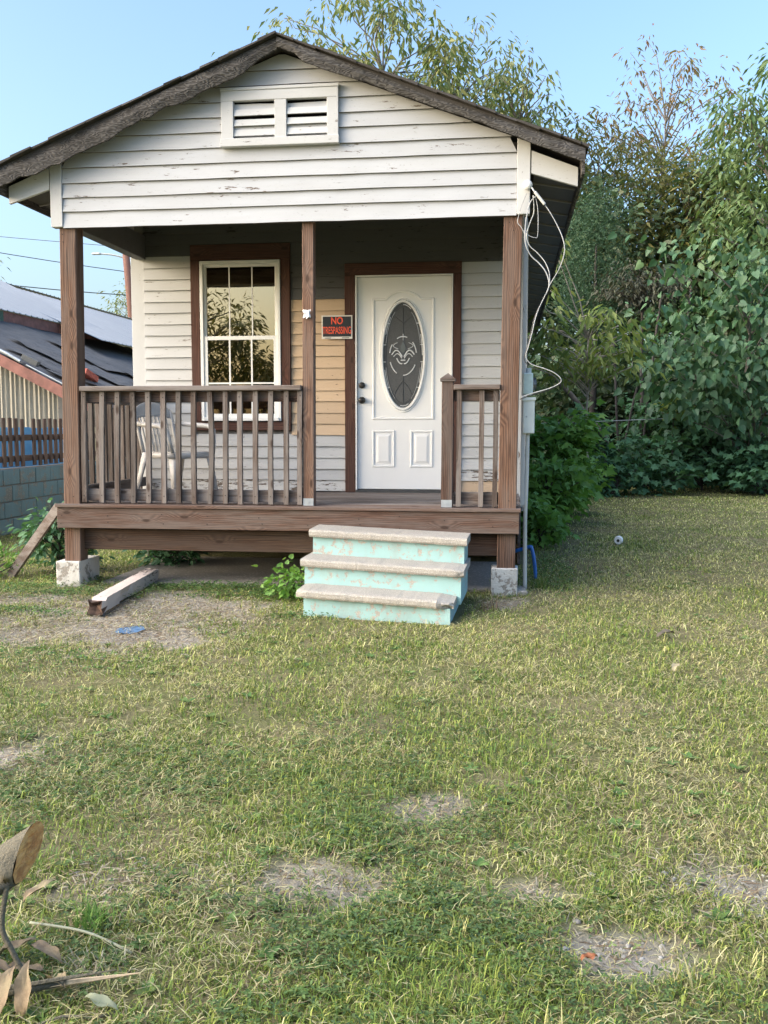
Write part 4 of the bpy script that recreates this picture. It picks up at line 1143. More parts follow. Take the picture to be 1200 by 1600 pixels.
# rake board of the lean-to and loose items
MB().hexa([(-9.9,9.68,rz_(-9.9)-.22),(-6.0,9.68,rz_(-6.0)-.22),(-6.0,9.715,rz_(-6.0)-.22),(-9.9,9.715,rz_(-9.9)-.22),(-9.9,9.68,rz_(-9.9)+.0),(-6.0,9.68,rz_(-6.0)+.0),(-6.0,9.715,rz_(-6.0)+.0),(-9.9,9.715,rz_(-9.9)+.0)]).build('rake_trim', M['rust'], shed)
MB().tube([(-8.6, 9.70, rz_(-8.6)+.06), (-7.6, 9.69, rz_(-7.6)+.075), (-7.35, 9.69, rz_(-7.35)+.06)], 0.03, 8).build('edge_flashing', M['galv'], shed)
MB().tube([(-7.25, 9.71, rz_(-7.25)+.05), (-6.1, 9.71, rz_(-6.1)+.045)], 0.014, 8).build('edge_flashing', M['galv'], shed)
def metalroof():
    t = NT('ribbed_metal_roof'); v = t.coords((1, 1, 1)); n = t.noise(t.coords((1, 6, 1)), 1.2, 5, 0.7)
    c = t.mix(n, (0.20, 0.22, 0.25), (0.31, 0.33, 0.36)); t.princ(c, 0.42, t.bump(n, 0.05, 0.01), 0.35, 0.5); return t.m
M['metal'] = metalroof()
def ribroof(name, x0, z0, x1, z1, y0, y1, step=0.23):
    me_v = []; me_f = []; ys = []
    y = y0
    while y < y1:
        ys += [(y, 0), (y+step*0.72, 0), (y+step*0.78, .022), (y+step*0.92, .022), (y+step*0.98, 0)]; y += step
    for y, h in ys: me_v += [(x0, y, z0+h), (x1, y, z1+h)]
    for i in range(len(ys)-1): me_f.append((2*i, 2*i+1, 2*i+3, 2*i+2))
    t_ = len(me_v); me_v += [(a, b, c-.012) for a, b, c in me_v]; me_f += [tuple(t_+q for q in reversed(g)) for g in me_f[:]]
    me_f += [(2*i, 2*i+2, t_+2*i+2, t_+2*i) for i in range(len(ys)-1)]
    return MB().add(me_v, me_f).build(name, M['metal'], shed)
ra = ribroof('metal_roof', -9.74, 3.97, -13.2, 5.60, 9.8, 19.6, 0.28)
ribroof('metal_roof', -8.64, 3.52, -13.2, 5.50, 16.3, 34.0, 0.28)
ribroof('metal_roof', -13.25, 5.60, -16.5, 4.1, 9.8, 34.0, 0.28)
M['greenb'] = simple('faded_green_board', (0.06, 0.11, 0.08), 0.8, var=0.3)
box('upper_wall', M['rust'], shed, -10.0, -9.9, 10.5, 19.5, 2.3, 3.97, 0)
box('eave_fascia', M['rust'], shed, -9.83, -9.79, 13.6, 19.55, 3.70, 3.955, 0.003)
box('eave_fascia', M['greenb'], shed, -9.83, -9.79, 9.9, 13.58, 3.66, 3.955, 0.003)
box('rear_fascia', M['greenb'], shed, -8.74, -8.70, 19.7, 33.9, 3.3, 3.50, 0.003)
box('rear_wall', M['corr'], shed, -9.3, -9.2, 21.2, 33.9, 0, 3.7, 0)
MB().prism([(-16.3, 0), (-10.0, 0), (-10.0, 3.85), (-13.2, 5.35), (-16.3, 4.0)], 10.9, 10.94).build('gable_end', M['corr'], shed)
# brick and chunk on the lean-to
bk = MB().box(-0.20, 0.20, -0.10, 0.10, -0.06, 0.06).build('red_brick', simple('brick_red', (0.42, 0.11, 0.07), 0.85, var=0.2), None, bevel=0.008)
WL[bk.name] = Vector((-6.72, 11.25, rz_(-6.72)+0.19)); bk.location = WL[bk.name]; bk.rotation_euler = (0, R(24), R(75))
tag(bk, 'red brick holding down tar paper on the lean-to roof', 'brick')
bk2 = MB().box(-0.16, 0.16, -0.08, 0.08, -0.055, 0.055).build('grey_block', M['mortar'], None, bevel=0.008)
bk2.location = (-7.22, 9.83, rz_(-7.22)+0.15); bk2.rotation_euler = (0, R(27), R(8)); tag(bk2, 'dark grey block weighing down the lean-to edge above the corrugated wall', 'block')

# utility pole and wires
M['pole'] = wood('red_brown_pole', 'Z', (0.19, 0.095, 0.068), (0.11, 0.052, 0.04), (0.16, 0.09, 0.07), 0.3, knots=False)
up_ = empty('utility_pole', (-17.1, 41.0, 0), 'leaning red-brown wooden utility pole far behind the neighbouring roofs', 'utility pole')
MB().tube([(-17.05, 40.7, -0.1), (-17.75, 41.1, 6.42), (-18.13, 41.35, 10.22)], [0.23, 0.20, 0.18], 12).build('pole', M['pole'], up_, smooth=True)
MB().tube(curve_pts([(-18.1, 41.34, 10.0), (-18.8, 41.25, 10.18), (-19.6, 41.2, 10.26)]), 0.045, 6).build('lamp_arm', M['galv'], up_)
MB().box(-19.9, -19.45, 41.1, 41.3, 10.2, 10.3).build('lamp_head', M['galv'], up_, bevel=0.02)
def wire(a, b, sag, r, label):
    a = Vector(a); b = Vector(b)
    pts = [a.lerp(b, i/14) - Vector((0, 0, sag*4*(i/14)*(1-i/14))) for i in range(15)]
    tag(MB().tube(pts, r, 5).build('power_line', M['cabledark'], None, smooth=True), label, 'power line', 'power lines beside the porch')
pt = Vector((-18.0, 41.3, 9.3))
wire(pt, (-42, 30, 13.6), 0.5, 0.020, 'uppermost power line running out from the leaning pole')
wire(pt + Vector((0.1, 0, -1.2)), (-40, 27, 11.0), 0.7, 0.024, 'thicker power line sagging below the uppermost one from the pole')
wire(pt + Vector((0.1, 0, -1.25)), (8, 62, 7.6), 0.4, 0.022, 'power line leaving the leaning pole towards the back of the house')
wire(pt + Vector((0.2, 0, -2.7)), (-27, 24, 8.3), 0.7, 0.018, 'lowest slack power line dropping from the pole towards the metal roof')
wire((-48, 50, 15.2), (-4, 52, 11.0), 0.3, 0.018, 'faint power line crossing high behind the pole')
w_ = MB().tube([Vector((2.05, 10.4, 1.36)).lerp(Vector((8.6, 14.2, 1.66)), i/12) - Vector((0, 0, 0.02*math.sin(math.pi*i/12))) for i in range(13)], 0.008, 5).build('fence_wire', M['cable'], None)
tag(w_, 'pale wire stretched level through the dark undergrowth', 'wire')
# ------------------------------------------------------------------ foliage
RN = np.random.default_rng(42)
LEAF = {
 'lance': (np.array([(0,0,0),(.38,.145,.05),(1,0,-.10),(.38,-.145,.05)]), np.array([(0,1,2),(0,2,3)])),
 'oval': (np.array([(0,0,0),(.25,.22,.04),(.62,.22,.03),(1,0,-.08),(.62,-.22,.03),(.25,-.22,.04)]), np.array([(0,1,2),(0,2,3),(0,3,4),(0,4,5)])),
 'heart': (np.array([(0,0,0),(-.13,.20,.05),(.10,.42,.09),(.48,.33,.05),(1,0,-.14),(.48,-.33,.05),(.10,-.42,.09),(-.13,-.20,.05)]), np.array([(0,1,2),(0,2,3),(0,3,4),(0,4,5),(0,5,6),(0,6,7)])),
 'maple': (np.array([(0,0,0),(-.10,.30,.03),(.12,.26,.05),(.30,.55,.0),(.48,.24,.05),(1,0,-.12),(.48,-.24,.05),(.30,-.55,.0),(.12,-.26,.05),(-.10,-.30,.03)]), np.array([(0,1,2),(0,2,3),(0,3,4),(0,4,5),(0,5,6),(0,6,7),(0,7,8),(0,8,9)])),
 'needle': (np.array([(0,0,0),(.4,.10,.02),(1,0,0),(.4,-.10,.02)]), np.array([(0,1,2),(0,2,3)])),
}
def nrm(a): return a/np.maximum(np.linalg.norm(a, axis=-1, keepdims=True), 1e-9)
def leaves(kind, pos, axis, size, up=None, rng=RN):
    T, F = LEAF[kind]; n = len(pos)
    axis = nrm(axis)
    if up is None: up = nrm(np.array([0, 0, 1.0]) + rng.normal(0, .55, (n, 3)))
    side = nrm(np.cross(up, axis)); nn = np.cross(axis, side)
    V = pos[:, None] + size[:, None, None]*(axis[:, None]*T[None, :, 0, None] + side[:, None]*T[None, :, 1, None] + nn[:, None]*T[None, :, 2, None])
    Fc = (F[None] + (np.arange(n)*len(T))[:, None, None]).reshape(-1, 3)
    return V.reshape(-1, 3), Fc

def clump_leaves(kind, centers, per, spread, size, droop, rng, outward=None):
    """sprays: several leaves hang from short twigs round each clump centre"""
    n = len(centers)*per
    c = np.repeat(centers, per, 0)
    off = rng.normal(0, 1, (n, 3))*spread
    p = c + off
    ax = nrm(off*np.array([1, 1, .4]) + rng.normal(0, .35, (n, 3))*np.mean(spread)) + np.array([0, 0, -droop])
    s = size*rng.uniform(.6, 1.25, n)
    return leaves(kind, p, ax, s, None, rng)

def tree(name, label, base, crown, kind, size, clumps, per, spread, droop, mat, bark, seed, trunk_r=0.12, cat='tree', group=None, extra=None, shell=0.45, limbs=True, twig=0.010, lean=(0, 0)):
    rng = np.random.default_rng(seed); r_ = random.Random(seed)
    cx, cy, cz, rx, ry, rz = crown
    root = empty(name, (base[0], base[1], 0), label, cat, group)
    # clump centres: uneven, more towards the shell
    C = []
    while len(C) < clumps:
        q = rng.normal(0, 1, 3); q /= np.linalg.norm(q); rr = shell + (1-shell)*rng.random()**0.6
        p = q*rr
        k = mnoise.noise(Vector((p[0]*1.9+seed, p[1]*1.9, p[2]*1.9)))
        if k < -0.18: continue
        p = p*(1+0.45*k)
        C.append((cx+p[0]*rx, cy+p[1]*ry, cz+p[2]*rz))
    C = np.array(C)
    if extra is not None: C = np.vstack([C, np.array(extra)])
    C[:, 2] = np.maximum(C[:, 2], 0.12)
    V, F = clump_leaves(kind, C, per, np.array(spread), size, droop, rng)
    V[:, 2] = np.maximum(V[:, 2], 0.02)
    # wood
    mb = MB()
    b = Vector((base[0], base[1], -0.1)); t = Vector((cx+lean[0], cy+lean[1], cz + rz*0.35))
    path = []; k = 9
    for i in range(k+1):
        u = i/k; p = b.lerp(t, u); w = 0.10*rz*math.sin(u*3.0)
        path.append(p + Vector((mnoise.noise(Vector((u*2.5, seed, 0)))*w*1.6, mnoise.noise(Vector((u*2.5, seed, 9)))*w*1.6, 0)))
    rad = [trunk_r*(1-0.82*i/k) for i in range(k+1)]
    mb.tube(path, rad, 9)
    mb.build('trunk', bark, root, smooth=True)
    if limbs:
        mb = MB(); nl = min(len(C), 42 if clumps > 30 else 26)
        idx = rng.permutation(len(C))[:nl]
        for ii in idx:
            e = Vector(C[ii]); h = max(0.15, min(0.95, (e.z - rz*0.55)/max(t.z, .1)))
            fi = h*k; i0 = int(min(k-1, fi)); a = path[i0].lerp(path[i0+1], fi-i0)
            m1 = a.lerp(e, .35) + Vector((r_.uniform(-.1, .1)*rx, r_.uniform(-.1, .1)*ry, 0.12*rz)); m2 = a.lerp(e, .72) + Vector((r_.uniform(-.08, .08)*rx, r_.uniform(-.08, .08)*ry, 0.08*rz))
            r0 = max(twig*1.6, trunk_r*0.28)
            mb.tube([a, m1, m2, e, e + Vector((r_.uniform(-.3, .3), r_.uniform(-.3, .3), r_.uniform(-.1, .2)))*min(1, size*2.5)], [r0, r0*.7, r0*.45, twig, twig*.5], 5, False)
        o = mb.build('branches', bark, root, smooth=True); o['kind'] = 'stuff'
    cr = fast_mesh('crown', V, F, mat, root, w=(base[0], base[1], 0)); cr['kind'] = 'stuff'
    cr.data.transform(Matrix.Translation((-base[0], -base[1], 0)))
    return root, C

bark_g = simple('grey_bark', (0.17, 0.15, 0.13), 0.9, var=0.35, scale=12)
bark_p = simple('pale_thin_bark', (0.27, 0.24, 0.21), 0.9, var=0.3, scale=12)
bark_d = simple('dark_bark', (0.06, 0.05, 0.045), 0.9, var=0.35, scale=12)
L_air = leafmat('drooping_green_leaf', [(0.081, 0.141, 0.052), (0.149, 0.208, 0.075), (0.223, 0.253, 0.105), (0.297, 0.297, 0.119), (0.133, 0.178, 0.081)], 0.40)
L_brn = leafmat('thin_autumn_leaf', [(0.130, 0.130, 0.072), (0.208, 0.156, 0.078), (0.260, 0.143, 0.078), (0.169, 0.169, 0.091), (0.286, 0.234, 0.104)], 0.4)
L_yel = leafmat('yellowing_leaf', [(0.099, 0.124, 0.044), (0.182, 0.191, 0.063), (0.232, 0.211, 0.076), (0.124, 0.153, 0.063), (0.074, 0.105, 0.051)], 0.45)
L_grn = leafmat('mid_green_leaf', [(0.063, 0.122, 0.047), (0.115, 0.190, 0.072), (0.166, 0.230, 0.096), (0.090, 0.150, 0.064)], 0.38)
L_ced = leafmat('cedar_leaf', [(0.033, 0.077, 0.044), (0.055, 0.113, 0.062), (0.082, 0.146, 0.082)], 0.15)
L_hrt = leafmat('broad_heart_leaf', [(0.042, 0.105, 0.055), (0.065, 0.140, 0.068), (0.092, 0.175, 0.084), (0.122, 0.203, 0.099)], 0.30, 0.42)
L_und = leafmat('undergrowth_leaf', [(0.054, 0.130, 0.073), (0.086, 0.190, 0.096), (0.113, 0.239, 0.117), (0.067, 0.159, 0.085)], 0.3)
L_sid = leafmat('side_shrub_leaf', [(0.103, 0.225, 0.045), (0.148, 0.299, 0.061), (0.206, 0.358, 0.084), (0.118, 0.239, 0.068)], 0.38)
L_lim = leafmat('lime_spray_leaf', [(0.120, 0.190, 0.050), (0.190, 0.250, 0.070), (0.250, 0.290, 0.090), (0.100, 0.160, 0.050)], 0.45)
L_drk = leafmat('deep_wood_leaf', [(0.046, 0.088, 0.051), (0.073, 0.129, 0.070), (0.104, 0.158, 0.083), (0.124, 0.136, 0.083)], 0.3)
L_ref = leafmat('yard_tree_leaf', [(0.10, 0.12, 0.05), (0.15, 0.16, 0.07), (0.20, 0.18, 0.08)], 0.4)

# trees whose tops show over the roof
tree('ash_tree', 'tall airy tree with drooping leaf sprays rising behind the roof ridge', (-1.6, 17.3), (-1.5, 17.3, 10.0, 2.3, 1.8, 1.9), 'lance', 0.27, 120, 24, (.22, .22, .17), 1.0, L_air, bark_g, 1, 0.10,
     extra=[(-5.0, 17.2, 10.6), (-4.4, 17.2, 11.1), (-4.0, 17.3, 11.6), (-3.7, 17.2, 11.3), (-2.8, 17, 11.9), (-1.9, 17, 12.2), (-1.5, 17.1, 12.45), (-1.6, 17.2, 12.0), (-2.3, 17.2, 11.9), (-.7, 17.1, 12.1)], group='trees behind the house')
tree('ash_tree', 'smaller airy tree with thin sprays beyond the roof slope near the eave', (2.3, 17.8), (1.9, 17.7, 8.9, 1.1, 1.0, 1.5), 'lance', 0.25, 42, 20, (.2, .2, .16), 1.0, L_air, bark_g, 2, 0.10, group='trees behind the house')
tree('ash_tree', 'broad airy tree with dense drooping sprays behind the roof slope', (0.2, 18.6), (0.3, 18.6, 9.7, 2.0, 1.6, 1.75), 'lance', 0.26, 95, 24, (.22, .22, .17), 1.0, L_air, bark_g, 3, 0.10, group='trees behind the house')
# the wood on the right
tree('thin_tree', 'sparse brownish tree with bare forked branches standing highest over the wood', (6.0, 21.2), (6.0, 21.2, 9.6, 2.3, 1.7, 2.3), 'lance', 0.22, 150, 12, (.2, .2, .15), 0.9, L_brn, bark_g, 4, 0.085, shell=0.3, twig=0.007, group='trees of the wood')
tree('yellow_tree', 'yellowing fine-leaved tree just past the house eave', (4.2, 19.7), (4.1, 19.7, 7.3, 2.1, 1.6, 2.5), 'lance', 0.22, 170, 28, (.26, .26, .2), 0.7, L_yel, bark_g, 5, 0.09, shell=0.25, group='trees of the wood')
tree('wood_tree', 'full green tree with hanging leaves at the corner of the wood', (8.4, 16.0), (7.9, 15.9, 6.6, 1.7, 1.5, 2.9), 'lance', 0.26, 150, 30, (.25, .25, .2), 0.9, L_grn, bark_g, 6, 0.16, group='trees of the wood',
     extra=[(7.75, 15.6, 9.5), (7.6, 15.6, 9.35), (7.9, 15.6, 9.2), (6.5, 16.6, 8.7), (6.6, 16.6, 8.3)])
tree('cedar_tree', 'dense dark evergreen with tiny leaves beside the house eave', (3.6, 14.6), (3.62, 14.5, 4.7, 0.72, 0.75, 1.75), 'needle', 0.075, 170, 170, (.15, .15, .18), -0.2, L_ced, bark_d, 7, 0.11, limbs=False, shell=0.4, group='trees of the wood')
tree('wood_tree', 'yellow green tree filling the wood below the thin brown one', (6.5, 19.2), (6.3, 19.0, 6.5, 2.2, 1.6, 2.1), 'lance', 0.24, 150, 28, (.26, .26, .2), 0.7, L_yel, bark_g, 8, 0.15, shell=0.25, group='trees of the wood')
tree('wood_tree', 'olive green tree deep in the wood behind the broad-leaved one', (8.2, 18.5), (8.0, 18.4, 5.6, 1.9, 1.5, 2.6), 'oval', 0.2, 150, 28, (.28, .28, .22), 0.5, L_grn, bark_g, 9, 0.14, group='trees of the wood')
tree('vine_tangle', 'dark dead vine tangle hung between the cedar and the broad-leaved tree', (4.6, 13.6), (4.5, 13.6, 4.25, 0.85, .6, 0.5), 'lance', 0.14, 50, 30, (.16, .16, .12), 0.8, leafmat('dead_vine_leaf', [(0.045, 0.05, 0.035), (0.075, 0.075, 0.05), (0.05, 0.065, 0.04)], 0.2), bark_d, 10, 0.07, cat='vines', group='trees of the wood')
tree('lime_bush', 'bush with drooping lime green sprays beside the dark gap in the wood', (3.2, 10.6), (3.15, 10.25, 2.75, 0.85, .6, .75), 'lance', 0.24, 34, 15, (.15, .15, .10), 0.9, L_lim, bark_p, 11, 0.035, cat='bush',
     extra=[(2.45, 9.8, 3.3), (2.5, 9.8, 3.0), (2.4, 9.7, 3.7), (2.5, 9.9, 2.7), (3.9, 10.4, 3.0), (4.0, 10.4, 2.75), (2.45, 9.4, 4.6), (2.5, 9.4, 4.3)])

# broad heart-leaved tree: large hanging leaves, the largest as single parts
def heart_tree():
    rng = np.random.default_rng(77)
    root, C = tree('broad_leaved_tree', 'broad-leaved tree with big hanging heart-shaped leaves at the wood edge', (6.6, 12.6), (6.35, 12.2, 2.75, 2.1, 1.1, 2.0), 'heart', 0.165, 190, 14, (.30, .24, .24), 1.0, L_hrt, bark_g, 12, 0.09, shell=0.35, group='trees of the wood',
                   extra=[(4.4, 11.4, 4.45), (4.65, 11.3, 4.3), (4.9, 11.4, 4.55), (5.2, 11.3, 4.4), (4.2, 11.3, 2.6), (4.45, 11.3, 2.45), (4.7, 11.2, 2.3), (5.0, 11.2, 2.2), (4.35, 11.2, 3.2), (4.6, 11.3, 3.35), (4.9, 11.3, 1.7), (5.2, 11.3, 1.4)])
    T, F = LEAF['heart']
    me = bpy.data.meshes.new('leaf'); me.from_pydata([tuple(x) for x in T], [], [tuple(f) for f in F]); me.materials.append(leafmat('single_heart_leaf', [(0.052, 0.115, 0.062), (0.075, 0.145, 0.072), (0.105, 0.175, 0.09)], 0.3, 0.42))
    base = WL[root.name]
    for i in range(240):
        c = C[rng.integers(len(C))]
        p = c + rng.normal(0, 1, 3)*np.array([.30, .2, .28]) + np.array([0, -0.25, 0])
        if p[2] < 0.9: continue
        o = bpy.data.objects.new('leaf', me); COL.objects.link(o); o.parent = root
        o.location = Vector(p) - base
        ax = Vector((rng.normal(0, .75), -0.45+rng.normal(0, .6), -0.85+rng.normal(0, .45))).normalized()
        upv = Vector((rng.normal(0, .6), -0.8, 0.85+rng.normal(0, .5))); sd_ = upv.cross(ax).normalized(); n2 = ax.cross(sd_)
        m3 = Matrix((ax, sd_, n2)).transposed()
        o.rotation_euler = m3.to_euler(); s_ = rng.uniform(.13, .24); o.scale = (s_, s_, s_)
heart_tree()

# undergrowth along the wood edge: each bush its own thing
def bush(label, x, y, z, rx, rz, size, clumps, per, mat, seed, kind='maple', cat='bush', group='bushes along the wood edge', droop=0.35):
    tree('undergrowth_bush', label, (x, y), (x, y, z, rx, rx*0.8, rz), kind, size, clumps, per, (rx*.16+.04, rx*.16+.04, .07), droop, mat, bark_d, seed, 0.025, cat=cat, group=group, twig=0.006, shell=0.3)
bush('low dark bush in front of the fallen trunk', 4.3, 11.7, .62, .95, .52, 0.15, 46, 22, L_und, 21)
bush('dark spreading bush under the broad-leaved tree', 5.7, 12.9, .85, 1.1, .8, 0.16, 50, 22, L_und, 22)
bush('rounded dark bush under the corner tree of the wood', 7.2, 14.4, .8, 1.0, .75, 0.16, 50, 22, L_und, 23)
bush('small leafy plant standing out on the lawn edge', 3.75, 10.75, .40, .48, .34, 0.13, 24, 20, L_und, 24)
bush('tall shadowy bush between the house and the fallen trunk', 2.9, 11.5, .95, .62, .85, 0.14, 36, 22, L_und, 25)
bush('taller bush with a few bright leaves behind the low dark one', 5.1, 13.6, 1.35, .95, .65, 0.16, 44, 20, L_und, 26)
bush('dark bush at the far corner of the lawn', 8.6, 15.4, .7, 1.0, .6, 0.15, 40, 22, L_und, 27)
bush('dark low bush hiding the foot of the broad-leaved tree', 6.75, 11.95, .55, .85, .5, 0.15, 44, 22, L_und, 30)
bush('small sprig of bright lime leaves in the dark undergrowth', 5.0, 12.3, 1.62, .30, .22, 0.12, 9, 9, L_lim, 28)
bush('low sprig of bright lime leaves under the broad-leaved tree', 6.7, 12.9, .98, .32, .20, 0.12, 9, 9, L_lim, 29)
# shrubs against the house side
SG = 'shrubs against the house wall'
bush('bright leafy shrub against the house wall, tallest of the row', 2.42, 5.6, .92, .52, .52, 0.135, 50, 22, L_sid, 31, group=SG)
bush('bright leafy shrub beside the utility conduit', 2.22, 4.3, .50, .34, .42, 0.125, 34, 22, L_sid, 32, group=SG)
bush('low weedy shrub by the blue pipe', 2.10, 3.0, .26, .24, .24, 0.10, 22, 18, L_sid, 33, group=SG)
bush('leafy shrub trailing out from the house wall onto the lawn', 2.62, 7.0, .50, .42, .42, 0.125, 34, 20, L_sid, 34, group=SG)
# weeds at the other porch corner
bush('dark leafy weeds behind the leaning board', -2.28, 0.75, .30, .26, .30, 0.075, 34, 26, L_und, 36, kind='oval', cat='weeds', group='weeds round the porch')
bush('dark weeds growing under the porch corner', -1.45, 1.30, .16, .35, .16, 0.07, 26, 24, L_und, 37, kind='oval', cat='weeds', group='weeds round the porch')
bush('clump of heart-leaved weeds beside the concrete steps', 0.10, -0.30, .055, .17, .06, 0.045, 24, 16, L_sid, 38, kind='heart', cat='weeds', group='weeds round the porch')
bush('pale grassy weeds at the foot of the leaning board', -2.75, 0.35, .14, .22, .13, 0.07, 20, 20, L_sid, 39, kind='lance', cat='weeds', group='weeds round the porch', droop=-0.8)
# slim trees far behind the neighbour
tree('distant_tree', 'small feathery tree far off beside the utility pole', (-19.0, 44.0), (-18.9, 44.0, 7.9, 1.3, 1.2, 1.6), 'lance', 0.28, 50, 14, (.3, .3, .25), .6, L_air, bark_g, 41, 0.10)
tree('distant_tree', 'tree sprig showing above the metal roof ridge', (-15.6, 22.5), (-15.6, 22.4, 6.4, .8, .7, .6), 'lance', 0.2, 26, 12, (.16, .16, .12), .8, L_air, bark_g, 42, 0.06)

# leaning dead trunk
dead = empty('dead_tree', (3.7, 12.0, 0), 'bare bent dead tree leaning across the dark gap in the wood', 'dead tree')
dt = MB().tube(curve_pts([(2.55, 11.95, 2.35), (2.95, 11.95, 1.95), (3.3, 11.97, 1.5), (3.62, 11.98, 1.12), (3.72, 12.0, .6), (3.70, 12.0, -0.05)]), [0.05]*6+[0.055]*6+[0.06]*6+[0.07]*6+[0.08]*7, 9).build('trunk', simple('bare_dead_wood', (0.14, 0.12, 0.105), 0.9, var=.4, scale=9), dead, smooth=True)
# slender saplings in the gap
rg = random.Random(66)
for i, (x, y, h, lx, lb) in enumerate(((4.05, 12.6, 3.6, -.25, 'dark slender sapling just behind the dead tree'), (4.45, 12.9, 3.9, .35, 'dark leaning sapling beneath the dead vine tangle'), (6.9, 13.3, 2.6, .05, 'pale slender sapling beside the broad-leaved tree'),
        (7.35, 13.5, 2.9, -.1, 'pale thin sapling under the corner tree of the wood'), (5.4, 14.6, 4.4, .3, 'tall dark sapling behind the broad-leaved tree'), (3.95, 12.9, 2.4, .5, 'short slanting sapling beside the dead tree'))):
    sp_ = empty('sapling', (x, y, 0), lb, 'sapling', 'saplings in the wood')
    MB().tube(curve_pts([(x, y, -.05), (x+lx*.3+rg.uniform(-.05, .05), y, h*.4), (x+lx*.7, y+.1, h*.75), (x+lx, y+.1, h)]), 0.026, 7).build('stem', bark_p if i in (2, 3) else bark_d, sp_, smooth=True)
    rng = np.random.default_rng(i)
    cc = np.array([(x+lx*q, y+.08, h*q) for q in (.7, .8, .9, 1.0)])
    V, F = clump_leaves('oval', cc, 9, np.array([.18, .14, .12]), 0.11, .5, rng)
    V = V - np.array([x, y, 0]); fast_mesh('crown', V, F, L_und, sp_, w=(x, y, 0))['kind'] = 'stuff'

# dark mass of the wood further in: nobody could count it
def wood_mass():
    rng = np.random.default_rng(5)
    n = 1500; t = rng.random(n)
    # band running behind the near trees, from behind the house to the right
    x = 0.5 + 17*t + rng.normal(0, .6, n); y = 17.5 + 5.0*rng.random(n) + 3.0*np.abs(t-.35) + rng.normal(0, .5, n)
    top = 6.0 + 2.0*np.clip(1-np.abs(x-6)/5, -.8, 1) + 2.2*np.array([mnoise.noise(Vector((float(a)*.45, 2.0, 0))) for a in x])
    z = top*rng.random(n)**0.85
    C = np.stack([x, y, z], -1)
    C = np.vstack([C, np.stack([rng.uniform(2.4, 9.5, 330), rng.uniform(14.8, 17.2, 330), rng.uniform(0, 2.9, 330)], -1)])
    V, F = clump_leaves('oval', C, 48, np.array([.42, .42, .34]), 0.24, 0.4, rng)
    V[:, 2] = np.maximum(V[:, 2], 0.0)
    o = fast_mesh('wood_thicket', V, F, L_drk, None)
    tag(o, 'dark tangled thicket filling the wood behind the near trees', 'thicket', kind='stuff')
wood_mass()

# trees across the road, behind the viewer: the window mirrors them
YG = 'yard trees mirrored in the window'
tree('yard_tree', 'tall leafy tree across the road, mirrored in the porch window', (-9.5, -22.5), (-9.6, -22.5, 4.3, 2.5, 2.0, 1.9), 'lance', 0.3, 120, 34, (.32, .32, .26), .6, L_ref, bark_g, 51, 0.16, group=YG)
tree('yard_tree', 'lower leafy tree across the road, mirrored beside the tall one', (-5.4, -23.0), (-5.4, -23.0, 3.0, 2.4, 2.0, 1.3), 'lance', 0.3, 110, 34, (.32, .32, .24), .6, L_ref, bark_g, 52, 0.14, group=YG)
tree('yard_tree', 'round leafy tree across the road, mirrored at the edge of the window', (-14.5, -24.0), (-14.5, -24.0, 3.6, 2.8, 2.2, 2.2), 'lance', 0.3, 110, 34, (.34, .34, .28), .6, L_ref, bark_g, 53, 0.15, group=YG)
# ------------------------------------------------------------------ grass
def dryness(x, y):
    n = fbm(x, y, 31, 0.8, 3)*0.5 + fbm(x, y, 47, 3.2, 2)*0.5
    d = 0.16 + 2.1*(n-0.40)
    d = d + 0.22*np.clip((y+4.3)/2.2, 0, 1)*np.clip((x+0.4)/1.2, 0, 1) + 0.30*np.clip((y-0.5)/4, 0, 1) - 0.14*np.clip((-y-4.3)/1.0, 0, 1)
    return np.clip(d, 0, 1)
def in_house(x, y):
    a = (x > -1.97) & (x < 1.92) & (y > 1.62) & (y < 12.8)
    a |= (x > -1.60) & (x < 1.62) & (y > 0.17) & (y < 1.7)
    a |= (x > -1.93) & (x < -1.74) & (y > -0.03) & (y < 0.35)
    a |= (x > 1.64) & (x < 1.83) & (y > -0.03) & (y < 0.19)
    yf = -0.94 - 0.165*(x-0.27)
    a |= (x > 0.30) & (x < 1.45) & (y > yf) & (y < 0.1)
    return a
GREENS = np.array([(0.12, 0.180, 0.036), (0.155, 0.220, 0.042), (0.21, 0.265, 0.052), (0.09, 0.155, 0.038), (0.27, 0.30, 0.066)])
STRAWS = np.array([(0.47, 0.44, 0.18), (0.38, 0.36, 0.14), (0.55, 0.52, 0.25), (0.30, 0.265, 0.13), (0.40, 0.41, 0.13)])
def sample_ground(n, r0, r1, rng, half=R(36), pw=0.0):
    u = rng.random(n)
    r = r0*(r1/r0)**u if pw == 0 else (r0**pw + (r1**pw - r0**pw)*u)**(1/pw)
    th = R(7.4) + rng.uniform(-half, half, n)
    return cam.location.x - np.sin(th)*r, cam.location.y + np.cos(th)*r, r
